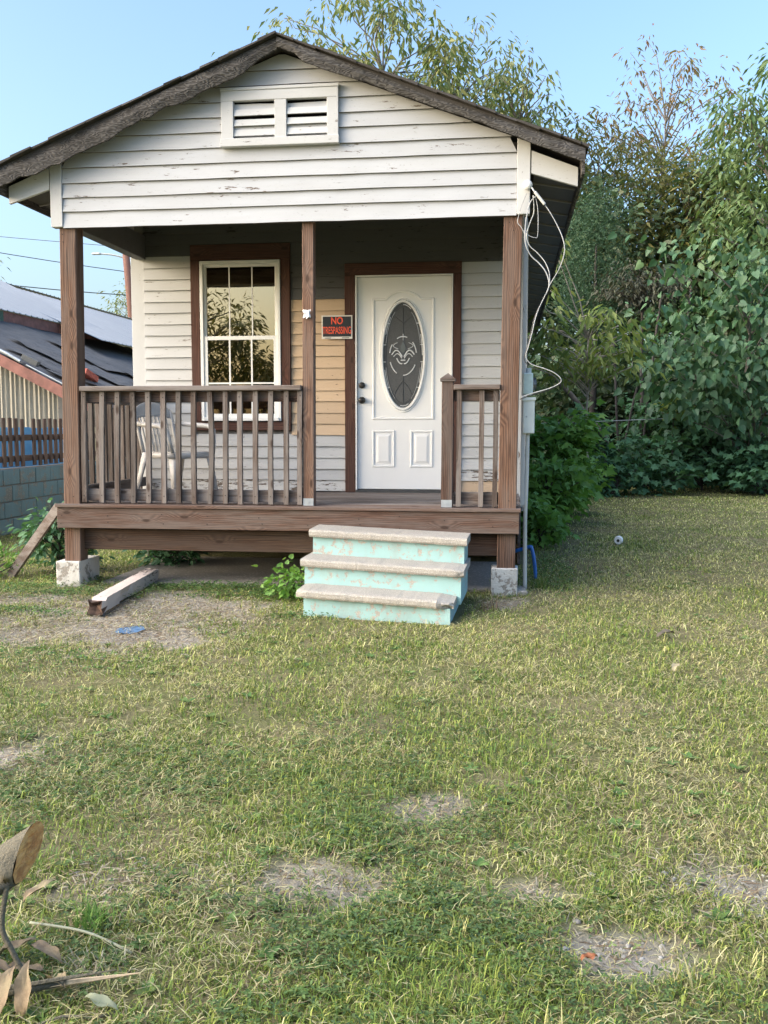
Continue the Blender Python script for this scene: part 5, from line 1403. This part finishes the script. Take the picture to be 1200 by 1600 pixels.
def grass(n, seed):
    rng = np.random.default_rng(seed)
    x, y, r = sample_ground(n, 1.75, 27, rng, pw=0.45)
    dens = fbm(x, y, 71, 3.5, 3)
    b = bare(x, y)
    keep = (~in_house(x, y)) & (rng.random(n) > b*0.96) & (rng.random(n) < np.clip(0.26 + 1.9*(dens-0.26), .2, 1))
    keep &= ~((x > 2.2) & (y > 12.2 + (x-3)*0.9))
    keep &= ~((x < -4.2) & (y > 1.2))
    x, y, r = x[keep], y[keep], r[keep]; n = len(x)
    dry = dryness(x, y)
    bb = bare(x, y)
    isdry = rng.random(n) < np.clip(0.04 + 0.72*dry + 0.4*bb, 0, .92)
    base = np.where(isdry[:, None], STRAWS[rng.integers(0, 5, n)]*(1+.25*np.clip((y-.5)/4, 0, 1))[:, None], GREENS[rng.integers(0, 5, n)])  # far straw lightened in colour to offset the shade of the trees
    base = base*rng.uniform(.6, 1.5, (n, 1))
    tall = fbm(x, y, 91, 1.7, 2)
    L = (0.020 + 0.036*rng.random(n)**1.5)*(0.45 + 1.1*tall)*np.where(isdry, .95, 1.0)
    # untrimmed fringe round the steps, blocks and walls
    fr = ((np.abs(x-0.9) < 0.75) & (y > -1.35) & (y < -0.7)) | ((x > 1.5) & (x < 2.3) & (y > -0.4) & (y < 6)) | ((x < -1.5) & (y > -0.3) & (y < 1.5))
    L = np.where(fr, L*1.45, L)
    w = (0.0009 + 0.0014*rng.random(n))*(1 + 0.13*np.maximum(r-2.5, 0))
    w = np.minimum(w, 0.012); L = L*(1+0.02*np.maximum(r-4, 0))
    hd = rng.uniform(0, 2*np.pi, n); lean = np.where(isdry, rng.uniform(.8, 1.5, n), rng.uniform(.3, 1.4, n))
    z = gz(x, y)
    dx, dy = np.cos(hd), np.sin(hd); sx, sy = -dy, dx
    hz = np.cos(lean); hh = np.sin(lean)
    P0 = np.stack([x - sx*w, y - sy*w, z-0.004], -1); P1 = np.stack([x + sx*w, y + sy*w, z-0.004], -1)
    mx_ = x + dx*hh*L*.55; my = y + dy*hh*L*.55; mz = z + hz*L*.62 + 0.003
    P2 = np.stack([mx_ - sx*w*.75, my - sy*w*.75, mz], -1); P3_ = np.stack([mx_ + sx*w*.75, my + sy*w*.75, mz], -1)
    P4 = np.stack([x + dx*(hh*1.0+.12)*L, y + dy*(hh*1.0+.12)*L, z + np.maximum(hz*L*.92 - .15*L, 0.002)], -1)
    V = np.stack([P0, P1, P2, P3_, P4], 1).reshape(-1, 3)
    F = (np.array([(0, 1, 3), (0, 3, 2), (2, 3, 4)])[None] + (np.arange(n)*5)[:, None, None]).reshape(-1, 3)
    col = np.concatenate([base, np.ones((n, 1))], 1)
    return V, F, np.repeat(col, 5, 0)
def grassmat(name, trans=0.3):
    t = NT(name); at = t.n('ShaderNodeVertexColor', layer_name='Col')
    p = t.princ(at.outputs[0], 0.6, None, 0, 0.25)
    tr = t.n('ShaderNodeBsdfTranslucent'); t.t.links.new(at.outputs[0], tr.inputs[0])
    mx = t.n('ShaderNodeMixShader'); mx.inputs[0].default_value = trans
    t.t.links.new(p.outputs[0], mx.inputs[1]); t.t.links.new(tr.outputs[0], mx.inputs[2]); t.t.links.new(mx.outputs[0], t.out.inputs[0]); return t.m
GM = grassmat('grass_blades')
V, F, Cc = grass(620000, 1)
g = fast_mesh('lawn_grass', V, F, GM, None, Cc)
tag(g, 'patchy mown grass, part green and part straw coloured, covering the yard', 'grass', kind='stuff')
# clover and creeping weeds
def clover(n, seed):
    rng = np.random.default_rng(seed)
    x, y, r = sample_ground(n, 1.75, 11, rng, pw=0.3)
    m = fbm(x, y, 131, 1.5, 3)
    edge = (np.abs(y + 0.05) < 0.30) & (x > -1.9) & (x < 0.3)
    edge |= (np.abs(y + 0.28 - 0.1*x) < 0.22) & (x > -2.3) & (x < -1.0)
    lft = (x < -0.5) & (y < -2.0)
    keep = (~in_house(x, y)) & ((rng.random(n) < np.clip((m-0.50)*4.5, 0, .75)*np.clip((-y-2.5)/2.0, .10, 1)) | (edge & (rng.random(n) < .8))) & (rng.random(n) > bare(x, y)*(1-.7*edge))
    x, y, r, edge = x[keep], y[keep], r[keep], edge[keep]; n = len(x)
    h = rng.uniform(.012, .035, n) + edge*rng.uniform(0, .035, n); z = gz(x, y) + h
    size = rng.uniform(.009, .016, n)*(1+0.10*np.maximum(r-3, 0))
    Vs = []; Fs = []; o = 0; a0 = rng.uniform(0, 2*np.pi, n)
    for k in range(3):
        a = a0 + k*2.094; ax = np.stack([np.cos(a), np.sin(a), rng.normal(.05, .25, n)], -1)
        up = nrm(np.stack([rng.normal(0, .3, n), rng.normal(0, .3, n), np.ones(n)], -1))
        v, f = leaves('oval', np.stack([x, y, z], -1), ax, size, up, rng); Vs.append(v); Fs.append(f+o); o += len(v)
    col = np.array([(0.085, 0.145, 0.045), (0.11, 0.175, 0.055), (0.15, 0.20, 0.07), (0.065, 0.11, 0.045)])[rng.integers(0, 4, n)]*rng.uniform(.8, 1.15, (n, 1))
    col = np.concatenate([col, np.ones((n, 1))], 1)
    return np.concatenate(Vs), np.concatenate(Fs), np.concatenate([np.repeat(col, 6, 0)]*3)
V, F, Cc = clover(120000, 2)
g = fast_mesh('clover', V, F, GM, None, Cc)
tag(g, 'green clover and creeping weeds spread through the lawn', 'clover', kind='stuff')
# dry clippings lying crosswise over the lawn
def clippings(n, seed):
    rng = np.random.default_rng(seed)
    x, y, r = sample_ground(n, 1.75, 14, rng, pw=.35)
    m = fbm(x, y, 301, 1.9, 3); d = dryness(x, y)
    k = (~in_house(x, y)) & (rng.random(n) < np.clip(.25 + 1.8*(m-.38) + .5*(d-.3), .08, 1)) & (rng.random(n) > .7*bare(x, y))
    x, y, r = x[k], y[k], r[k]; n = len(x)
    a = rng.uniform(0, 6.283, n); L = rng.uniform(.018, .065, n)*(1+.03*r); w = rng.uniform(.0006, .0014, n)*(1+.14*np.maximum(r-2.5, 0)); z = gz(x, y) + rng.uniform(.006, .030, n)
    tl = rng.normal(0, .32, n); dx, dy, dz = np.cos(a)*L/2, np.sin(a)*L/2, np.sin(tl)*L/2; sx, sy = -np.sin(a)*w, np.cos(a)*w; b = rng.normal(0, .006, n)
    mx_, my_ = x + sx/w*b, y + sy/w*b; mz = z + .004
    V = np.stack([np.stack([x-dx-sx, y-dy-sy, z-dz], -1), np.stack([x-dx+sx, y-dy+sy, z-dz], -1), np.stack([mx_-sx, my_-sy, mz], -1), np.stack([mx_+sx, my_+sy, mz], -1), np.stack([x+dx, y+dy, z+dz], -1)], 1).reshape(-1, 3)
    F = (np.array([(0, 1, 3), (0, 3, 2), (2, 3, 4)])[None] + (np.arange(n)*5)[:, None, None]).reshape(-1, 3)
    col = np.array([(.50, .45, .22), (.56, .51, .28), (.40, .34, .17), (.34, .30, .19), (.60, .56, .31), (.27, .20, .12)])[rng.integers(0, 6, n)]*rng.uniform(.75, 1.1, (n, 1))
    g = fast_mesh('grass_clippings', V, F, GM, None, np.repeat(np.concatenate([col, np.ones((n, 1))], 1), 5, 0)); tag(g, 'pale dry grass clippings strewn over the lawn', 'clippings', kind='stuff')
clippings(140000, 6)
# scattered taller tufts and flat broadleaf weeds through the lawn
def tufts_and_weeds():
    rng = np.random.default_rng(77); V = []; F = []; C_ = []; o = 0
    x, y, r = sample_ground(420, 1.9, 12, rng, pw=.5)
    k = (~in_house(x, y)) & (bare(x, y) < .5); x, y, r = x[k], y[k], r[k]
    for cx, cy in zip(x, y):
        g_ = rng.random(); n = rng.integers(8, 22); cols = GREENS if g_ < .62 else STRAWS
        z0 = float(gz(np.array(cx), np.array(cy)))
        for i in range(n):
            a = rng.uniform(0, 6.283); l = rng.uniform(.04, .085); w = rng.uniform(.0016, .0034); ln = rng.uniform(.2, 1.1); bx, by = cx+rng.normal(0, .022), cy+rng.normal(0, .022)
            dx, dy = math.cos(a), math.sin(a); c = cols[rng.integers(5)]*rng.uniform(.85, 1.25)
            for t in (0, .5, 1.0):
                q = ln*(.6+.6*t); r_ = l*t*math.sin(q); h = l*t*math.cos(q); ww = w*(1-t*.95)
                V += [(bx+dx*r_-dy*ww, by+dy*r_+dx*ww, z0+h-.003), (bx+dx*r_+dy*ww, by+dy*r_-dx*ww, z0+h-.003)]; C_ += [(*c, 1)]*2
            F += [(o, o+1, o+3), (o, o+3, o+2), (o+2, o+3, o+5), (o+2, o+5, o+4)]; o += 6
    g = fast_mesh('grass_tufts', np.array(V), np.array(F), GM, None, np.array(C_)); tag(g, 'taller grass tufts scattered through the short lawn', 'grass', kind='stuff')
    x, y, r = sample_ground(900, 1.9, 9, rng, pw=.4); m = fbm(x, y, 201, 1.1, 2)
    k = (~in_house(x, y)) & (bare(x, y) < .4) & (m > .47); x, y = x[k], y[k]; P = []; A = []; S = []
    for cx, cy in zip(x, y):
        n = rng.integers(5, 9); z0 = float(gz(np.array(cx), np.array(cy)))+.008; a0 = rng.uniform(0, 6.28); s0 = rng.uniform(.018, .045)
        for i in range(n):
            a = a0+i*6.283/n+rng.normal(0, .2); P.append((cx, cy, z0)); A.append((math.cos(a), math.sin(a), rng.uniform(.15, .6))); S.append(s0*rng.uniform(.7, 1.2))
    n = len(P); up = nrm(np.stack([rng.normal(0, .2, n), rng.normal(0, .2, n), np.ones(n)], -1))
    V, F = leaves('oval', np.array(P), np.array(A), np.array(S), up, rng)
    col = np.array([(.09, .17, .05), (.12, .20, .06), (.15, .21, .07)])[rng.integers(0, 3, n)]*rng.uniform(.8, 1.2, (n, 1))
    g = fast_mesh('broadleaf_weeds', V, F, GM, None, np.repeat(np.concatenate([col, np.ones((n, 1))], 1), 6, 0)); tag(g, 'flat rosettes of broadleaf weeds dotted over the lawn', 'weeds', kind='stuff')
tufts_and_weeds()
# creeping weeds: fringe in front of the slab and green spots by the dirt patch
def creepers():
    rng = np.random.default_rng(19); P = []; S = []
    for cx, cy, rx, ry, n, h in ((-0.55, 0.02, .85, .13, 1500, .06), (-0.02, -0.22, .28, .20, 700, .09), (-1.55, -0.28, .42, .12, 650, .05), (-2.3, -0.15, .55, .22, 900, .06), (-1.6, -1.05, .40, .14, 500, .05),
                                 (-1.95, 0.30, .35, .20, 500, .07), (0.35, -1.0, .30, .10, 250, .04), (2.15, 1.2, .22, 1.2, 900, .10), (-0.55, -0.30, .35, .07, 220, .04), (-0.9, -2.45, .8, .3, 700, .05), (-1.9, -2.2, .7, .5, 900, .05)):
        a = rng.uniform(0, 6.283, n); r_ = np.sqrt(rng.random(n))*rng.uniform(.7, 1.15, n)
        x = cx+np.cos(a)*r_*rx; y = cy+np.sin(a)*r_*ry; z = gz(x, y)+h*rng.random(n)*(1.1-np.minimum(r_, 1))+.008
        k = ~in_house(x, y); P.append(np.stack([x, y, z], -1)[k]); S.append(rng.uniform(.014, .030, n)[k])
    P = np.concatenate(P); S = np.concatenate(S); n = len(P); a = rng.uniform(0, 6.283, n)
    ax = np.stack([np.cos(a), np.sin(a), rng.normal(.1, .35, n)], -1); up = nrm(np.stack([rng.normal(0, .4, n), rng.normal(0, .4, n), np.ones(n)], -1))
    V, F = leaves('oval', P, ax, S, up, rng)
    col = np.array([(0.08, 0.16, 0.04), (0.11, 0.20, 0.05), (0.15, 0.24, 0.07), (0.07, 0.14, 0.045)])[rng.integers(0, 4, n)]*rng.uniform(.8, 1.2, (n, 1))
    g = fast_mesh('creeping_weeds', V, F, GM, None, np.repeat(np.concatenate([col, np.ones((n, 1))], 1), 6, 0))
    tag(g, 'bright green creeping weeds fringing the slab and the dirt patch', 'weeds', kind='stuff')
creepers()
# dead straw lying on the bare patches
def straw(n, seed):
    rng = np.random.default_rng(seed)
    k = rng.integers(0, len(PATCH), n); P = np.array([p[:4] for p in PATCH])
    wgt = P[:, 2]*P[:, 3]; k = rng.choice(len(PATCH), n, p=wgt/wgt.sum())
    x = P[k, 0] + rng.normal(0, .55, n)*P[k, 2]*1.2; y = P[k, 1] + rng.normal(0, .55, n)*P[k, 3]*1.2
    keep = ~in_house(x, y); x, y = x[keep], y[keep]; n = len(x)
    a = rng.uniform(0, 2*np.pi, n); L = rng.uniform(.01, .06, n); w = rng.uniform(.0007, .0018, n); z = gz(x, y) + rng.uniform(.003, .016, n)
    dx, dy = np.cos(a)*L/2, np.sin(a)*L/2; sx, sy = -np.sin(a)*w, np.cos(a)*w; dz = rng.normal(0, .006, n)
    V = np.stack([np.stack([x-dx-sx, y-dy-sy, z-dz], -1), np.stack([x-dx+sx, y-dy+sy, z-dz], -1), np.stack([x+dx+sx, y+dy+sy, z+dz], -1), np.stack([x+dx-sx, y+dy-sy, z+dz], -1), np.stack([x, y, z+.004], -1)], 1).reshape(-1, 3)
    F = (np.array([(0, 1, 4), (1, 2, 4), (2, 3, 4), (3, 0, 4)])[None] + (np.arange(n)*5)[:, None, None]).reshape(-1, 3)
    col = np.array([(.40, .34, .24), (.48, .43, .33), (.28, .22, .14), (.20, .15, .10), (.36, .33, .28)])[rng.integers(0, 5, n)]
    return V, F, np.repeat(np.concatenate([col, np.ones((n, 1))], 1), 5, 0)
V, F, Cc = straw(11000, 3)
g = fast_mesh('straw_litter', V, F, GM, None, Cc); tag(g, 'dry straw and chaff scattered over the bare earth', 'straw', kind='stuff')
# pebbles on the gravelly patch
def pebbles():
    rng = np.random.default_rng(8); Vs = []; Fs = []; o = 0
    ico = np.array([(0,0,1),(.9,0,.3),(.28,.85,.3),(-.72,.53,.3),(-.72,-.53,.3),(.28,-.85,.3),(.72,.53,-.4),(-.28,.85,-.4),(-.9,0,-.4),(-.28,-.85,-.4),(.72,-.53,-.4)])
    fc = np.array([(0,1,2),(0,2,3),(0,3,4),(0,4,5),(0,5,1),(1,6,2),(2,6,7),(2,7,3),(3,7,8),(3,8,4),(4,8,9),(4,9,5),(5,9,10),(5,10,1),(1,10,6)])
    spots = [(2.42, -4.74, .25, .13, 240), (2.02, -5.08, .13, .08, 40), (-.6, -1.5, .6, .7, 150), (-1.9, -.6, .4, .2, 60), (-.32, -3.98, .2, .15, 50)]
    cols = []
    for cx, cy, rx, ry, n in spots:
        for i in range(n):
            x = cx + rng.normal(0, .6)*rx; y = cy + rng.normal(0, .6)*ry; s_ = rng.uniform(.004, .013)*(1.2 if rng.random() < .2 else .8)
            v = ico*np.array([1, .8, .55])*s_*rng.uniform(.7, 1.3, (11, 1)); a = rng.uniform(0, 6.28); c, d = math.cos(a), math.sin(a)
            v = np.stack([v[:, 0]*c-v[:, 1]*d + x, v[:, 0]*d+v[:, 1]*c + y, v[:, 2] + float(gz(np.array(x), np.array(y))) + s_*.3], -1)
            Vs.append(v); Fs.append(fc+o); o += 11; k = rng.uniform(.28, .6); cols.append(np.tile((k, k*.96, k*.9, 1), (11, 1)))
    g = fast_mesh('pebbles', np.concatenate(Vs), np.concatenate(Fs), GM, None, np.concatenate(cols)); tag(g, 'pale pebbles strewn on the bare gravelly patches', 'pebbles', kind='stuff')
pebbles()

# ------------------------------------------------------------------ cut branches in the foreground corner
def barkm():
    t = NT('lichened_bark'); v = t.coords((1, 1, 1)); n = t.noise(v, 22, 6, .7); n2 = t.noise(v, 90, 4, .7)
    c = t.mix(n, (0.10, 0.085, 0.06), (0.27, 0.25, 0.19)); c = t.mix(t.math('MULTIPLY', n2, .6), c, (0.05, 0.042, 0.032)); t.princ(c, .95, t.bump(t.math('ADD', n, n2), .8, .01), 0, .1); return t.m
def cutwood():
    t = NT('fresh_cut_wood'); v = t.coords((1, 1, 1)); n = t.noise(t.coords((20, 20, 90)), 1.0, 6, .7); n2 = t.noise(v, 26, 5, .65); n3 = t.noise(v, 160, 3, .7)
    c = t.mix(t.ramp(n, [(.35, (0, 0, 0)), (.65, (1, 1, 1))]), (0.58, 0.21, 0.06), (0.92, 0.52, 0.20))
    c = t.mix(t.ramp(n2, [(.48, (0, 0, 0)), (.60, (.6, .6, .6))]), c, (0.30, 0.11, 0.045)); c = t.mix(t.math('MULTIPLY', n3, .4), c, (0.62, 0.42, 0.22))
    t.princ(c, .9, t.bump(t.math('ADD', n, n3), .8, .008), 0, .15); return t.m
BK = barkm(); CW = cutwood()
def cut_log():
    root = empty('cut_branch', (0.25, -5.34, 0.0), 'thick bark-covered branch with a fresh slanting orange saw cut, raised off the grass', 'branch')
    a = Vector((0.03, -5.616, -0.07)); b = Vector((0.628, -5.391, 0.310)); d = (b-a).normalized()
    u = (Vector((0, 0, 1)) - d*d.z).normalized(); s_ = d.cross(u)          # s_ points towards the viewer side or away
    if s_.y > 0: s_ = -s_
    rg = random.Random(3); n = 26; m = 18; v = []; f = []
    rad = 0.050
    for i in range(n+1):
        t = i/n; p = a.lerp(b, t)
        for k in range(m):
            an = 2*math.pi*k/m; r_ = rad*(1.12-.12*t)*(1+0.10*mnoise.noise(Vector((math.cos(an)*1.5, math.sin(an)*1.5, t*9))))
            off = u*math.cos(an)*r_ + s_*math.sin(an)*r_
            sl = 0
            if i == n: sl = 0.042*math.cos(an) - 0.032*math.sin(an)
            elif i == n-1: sl = min(0, 0.015*math.cos(an) - 0.032*math.sin(an))
            v.append(p + off + d*sl)
    for i in range(n):
        for k in range(m): f.append((i*m+k, i*m+(k+1) % m, i*m+m+(k+1) % m, i*m+m+k))
    f.append(tuple(reversed(range(m))))
    MB().add(v, f).build('bark', BK, root, smooth=True)
    ring = v[n*m:]; c = sum(ring, Vector())/m; vv = [c - d*.006]; ff = []
    for j, q in enumerate((0.33, 0.66, 0.985)):
        for k in range(m): vv.append(c.lerp(ring[k], q) + d*rg.uniform(-.005, .004) + d*.002*(j == 2))
    for k in range(m): ff.append((0, 1+k, 1+(k+1) % m))
    for j in range(2):
        for k in range(m): ff.append((1+j*m+k, 1+j*m+(k+1) % m, 1+(j+1)*m+(k+1) % m, 1+(j+1)*m+k))
    MB().add(vv, ff).build('cut_face', CW, root)
cut_log()
def split_stick():
    root = empty('splintered_stick', (0.75, -5.48, 0), 'splintered stick with pale torn wood lying among dead leaves', 'stick')
    a = Vector((0.30, -5.63, 0.030)); b = Vector((0.66, -5.515, 0.045))
    MB().tube([a, a.lerp(b, .5)+Vector((0, 0, .004)), b, b + (b-a)*.25], [0.014, 0.0145, 0.013, 0.006], 9).build('bark', BK, root, smooth=True)
    d = (b-a).normalized()
    for k, (o, L, w) in enumerate(((0.0, .27, .009), (-.008, .20, .007), (.009, .22, .006), (.004, .15, .008))):
        p0 = b + Vector((0, 0, o)) - d*.03; p1 = b + d*L + Vector((0, 0, o*1.6 + .004*k))
        mb = MB(); m0 = p0.lerp(p1, .6); sdv = d.cross(Vector((0, 0, 1))).normalized()
        mb.tube([p0 + sdv*o*.5, m0 + sdv*o, p1 + sdv*o*1.4], [w, w*.7, .0012], 5)
        mb.build('splinter', simple('pale_split_wood_%d' % k, (0.58, 0.43, 0.27), .8, var=.25, scale=60) if k < 2 else BK, root)
split_stick()
cable('dry_vine', 'thin dry vine stem hanging from the cut branch', [(0.602, -5.44, .262), (0.592, -5.455, .16), (0.618, -5.458, .10), (0.655, -5.462, .035), (0.70, -5.50, .012)], 0.0065, BK, 'vine')
cable('twig', 'pale greenish twig lying by the cut branch', [(0.545, -5.24, .05), (0.70, -5.245, .038), (0.84, -5.29, .018)], 0.0035, simple('pale_twig', (0.27, 0.28, 0.20), .8), 'twig')
cable('twig', 'thin grey twig lying beyond the dead leaves', [(0.74, -5.61, .022), (0.80, -5.575, .03), (0.86, -5.56, .022), (0.90, -5.53, .02)], 0.0035, BK, 'twig')
def deadm():
    t = NT('dead_curled_leaf'); v = t.coords((1, 1, 1)); n = t.noise(v, 45, 5, .7); n2 = t.noise(v, 12, 3, .6)
    c = t.mix(n, (0.12, 0.08, 0.048), (0.31, 0.245, 0.165)); c = t.mix(t.ramp(n2, [(.45, (0, 0, 0)), (.7, (.8, .8, .8))]), c, (0.22, 0.205, 0.125))
    t.princ(c, .8, t.bump(n, .6, .004), 0, .15); return t.m
dl = deadm()
def deadleaf(x, y, z, L, w, az, tilt, curl, label, mat=dl, group='dead leaves by the cut branch'):
    w = w*.72; L = L*.92
    n = 9; v = []; f = []
    for i in range(n+1):
        t = i/n; hw = w*math.sin(math.pi*min(1, t*.94+.05))**.75*(1+.08*math.sin(17*t+x*50)); zz = curl*math.sin(math.pi*t) + 0.004*math.sin(9*t)
        for j in range(5):
            q = (j-2)/2; v.append(Vector((L*(t-.5), hw*q, zz + abs(q)*hw*(.55+.4*math.sin(3*t+L*90)) + 0.003*math.sin(5*q+11*t+x*40))) + Vector((0, 0.005*math.sin(4*t+y*30), 0)))
    for i in range(n):
        for j in range(4): f.append((i*5+j, i*5+5+j, i*5+6+j, i*5+j+1))
    rot = Matrix.Rotation(az, 3, 'Z') @ Matrix.Rotation(tilt, 3, 'Y')
    mb = MB().add([rot @ p + Vector((x, y, z)) for p in v], f)
    tag(mb.build('dead_leaf', mat, None, smooth=True), label, 'leaf', group)
DLB = 'curled pale brown dead leaf lying beneath the cut branch'
for q in ((0.575, -5.36, .05, .10, .022, .5, -.3, .012), (0.655, -5.37, .045, .13, .024, -.45, .1, .018), (0.655, -5.55, .06, .12, .028, 1.2, -1.0, .02), (0.70, -5.55, .07, .13, .028, 1.5, -1.15, .02),
          (0.735, -5.47, .035, .09, .024, 2.3, .3, .015), (0.625, -5.42, .03, .11, .02, .2, 0, .012), (0.56, -5.44, .04, .12, .024, -.2, .1, .015), (0.50, -5.10, .06, .10, .022, .7, -.4, .012), (0.60, -5.50, .035, .12, .025, -.9, .2, .015)):
    deadleaf(*q, DLB)
deadleaf(0.865, -5.53, .032, .10, .022, -.3, .1, .012, 'pale green dead leaf lying beyond the splintered stick tip', leafmat('pale_green_dead_leaf', [(0.24, 0.27, 0.17), (0.30, 0.31, 0.21)], .25))
deadleaf(1.97, -5.19, .03, .045, .016, .4, -.15, .008, 'single orange brown fallen leaf on the bare spot', leafmat('orange_leaf', [(0.20, 0.075, 0.035), (0.24, 0.095, 0.045)], .2), None)
deadleaf(2.74, -1.42, .03, .13, .04, .4, -.1, .02, 'dark crumpled leaf lying on the lawn before the steps', leafmat('grey_leaf', [(0.10, 0.09, 0.07), (0.13, 0.11, 0.09)], .2), None)
deadleaf(2.66, -2.25, .03, .11, .03, 1.4, -.1, .02, 'pale tan leaf lying on the open lawn', leafmat('tan_leaf', [(0.36, 0.30, 0.19), (0.4, 0.34, 0.22)], .2), None)
# tufts of longer grass by the cut branch
def tuft(x, y, n, L, seed, label, cols):
    rng = np.random.default_rng(seed); V = []; F = []; o = 0; C_ = []
    for i in range(n):
        a = rng.uniform(0, 6.28); l = L*rng.uniform(.6, 1.2); w = rng.uniform(.003, .006); ln = rng.uniform(.2, .9); bx, by = x+rng.normal(0, .03), y+rng.normal(0, .03)
        dx, dy = math.cos(a), math.sin(a); c = np.array(cols)[rng.integers(len(cols))]
        for t in (0, .4, .75, 1.0):
            r_ = l*t*math.sin(ln*(.6+.6*t)); h = l*t*math.cos(ln*(.6+.6*t)); ww = w*(1-t*.98)
            V += [(bx+dx*r_-dy*ww, by+dy*r_+dx*ww, h), (bx+dx*r_+dy*ww, by+dy*r_-dx*ww, h)]; C_ += [(*c, 1)]*2
        F += [(o+2*k+q[0], o+2*k+q[1], o+2*k+q[2]) for k in range(3) for q in ((0, 1, 3), (0, 3, 2))]; o += 8
    g = fast_mesh('grass_tuft', np.array(V), np.array(F), GM, None, np.array(C_)); tag(g, label, 'grass', kind='stuff')
tuft(0.68, -5.17, 60, .085, 1, 'bright long grass blades standing beside the cut branch', [(.10, .20, .035), (.14, .25, .05), (.08, .16, .03)])
tuft(0.78, -5.36, 40, .06, 2, 'pale bleached grass tuft beside the dead leaves', [(.5, .45, .33), (.44, .38, .26), (.56, .52, .42)])
tuft(2.03, 0.35, 60, .16, 3, 'long grass tuft growing beside the pier block', [(.11, .19, .04), (.15, .22, .05), (.2, .22, .08)])
tuft(1.62, -0.55, 30, .10, 4, 'dry brown grass tuft between steps and pier block', [(.26, .18, .12), (.2, .14, .09), (.3, .24, .15)])
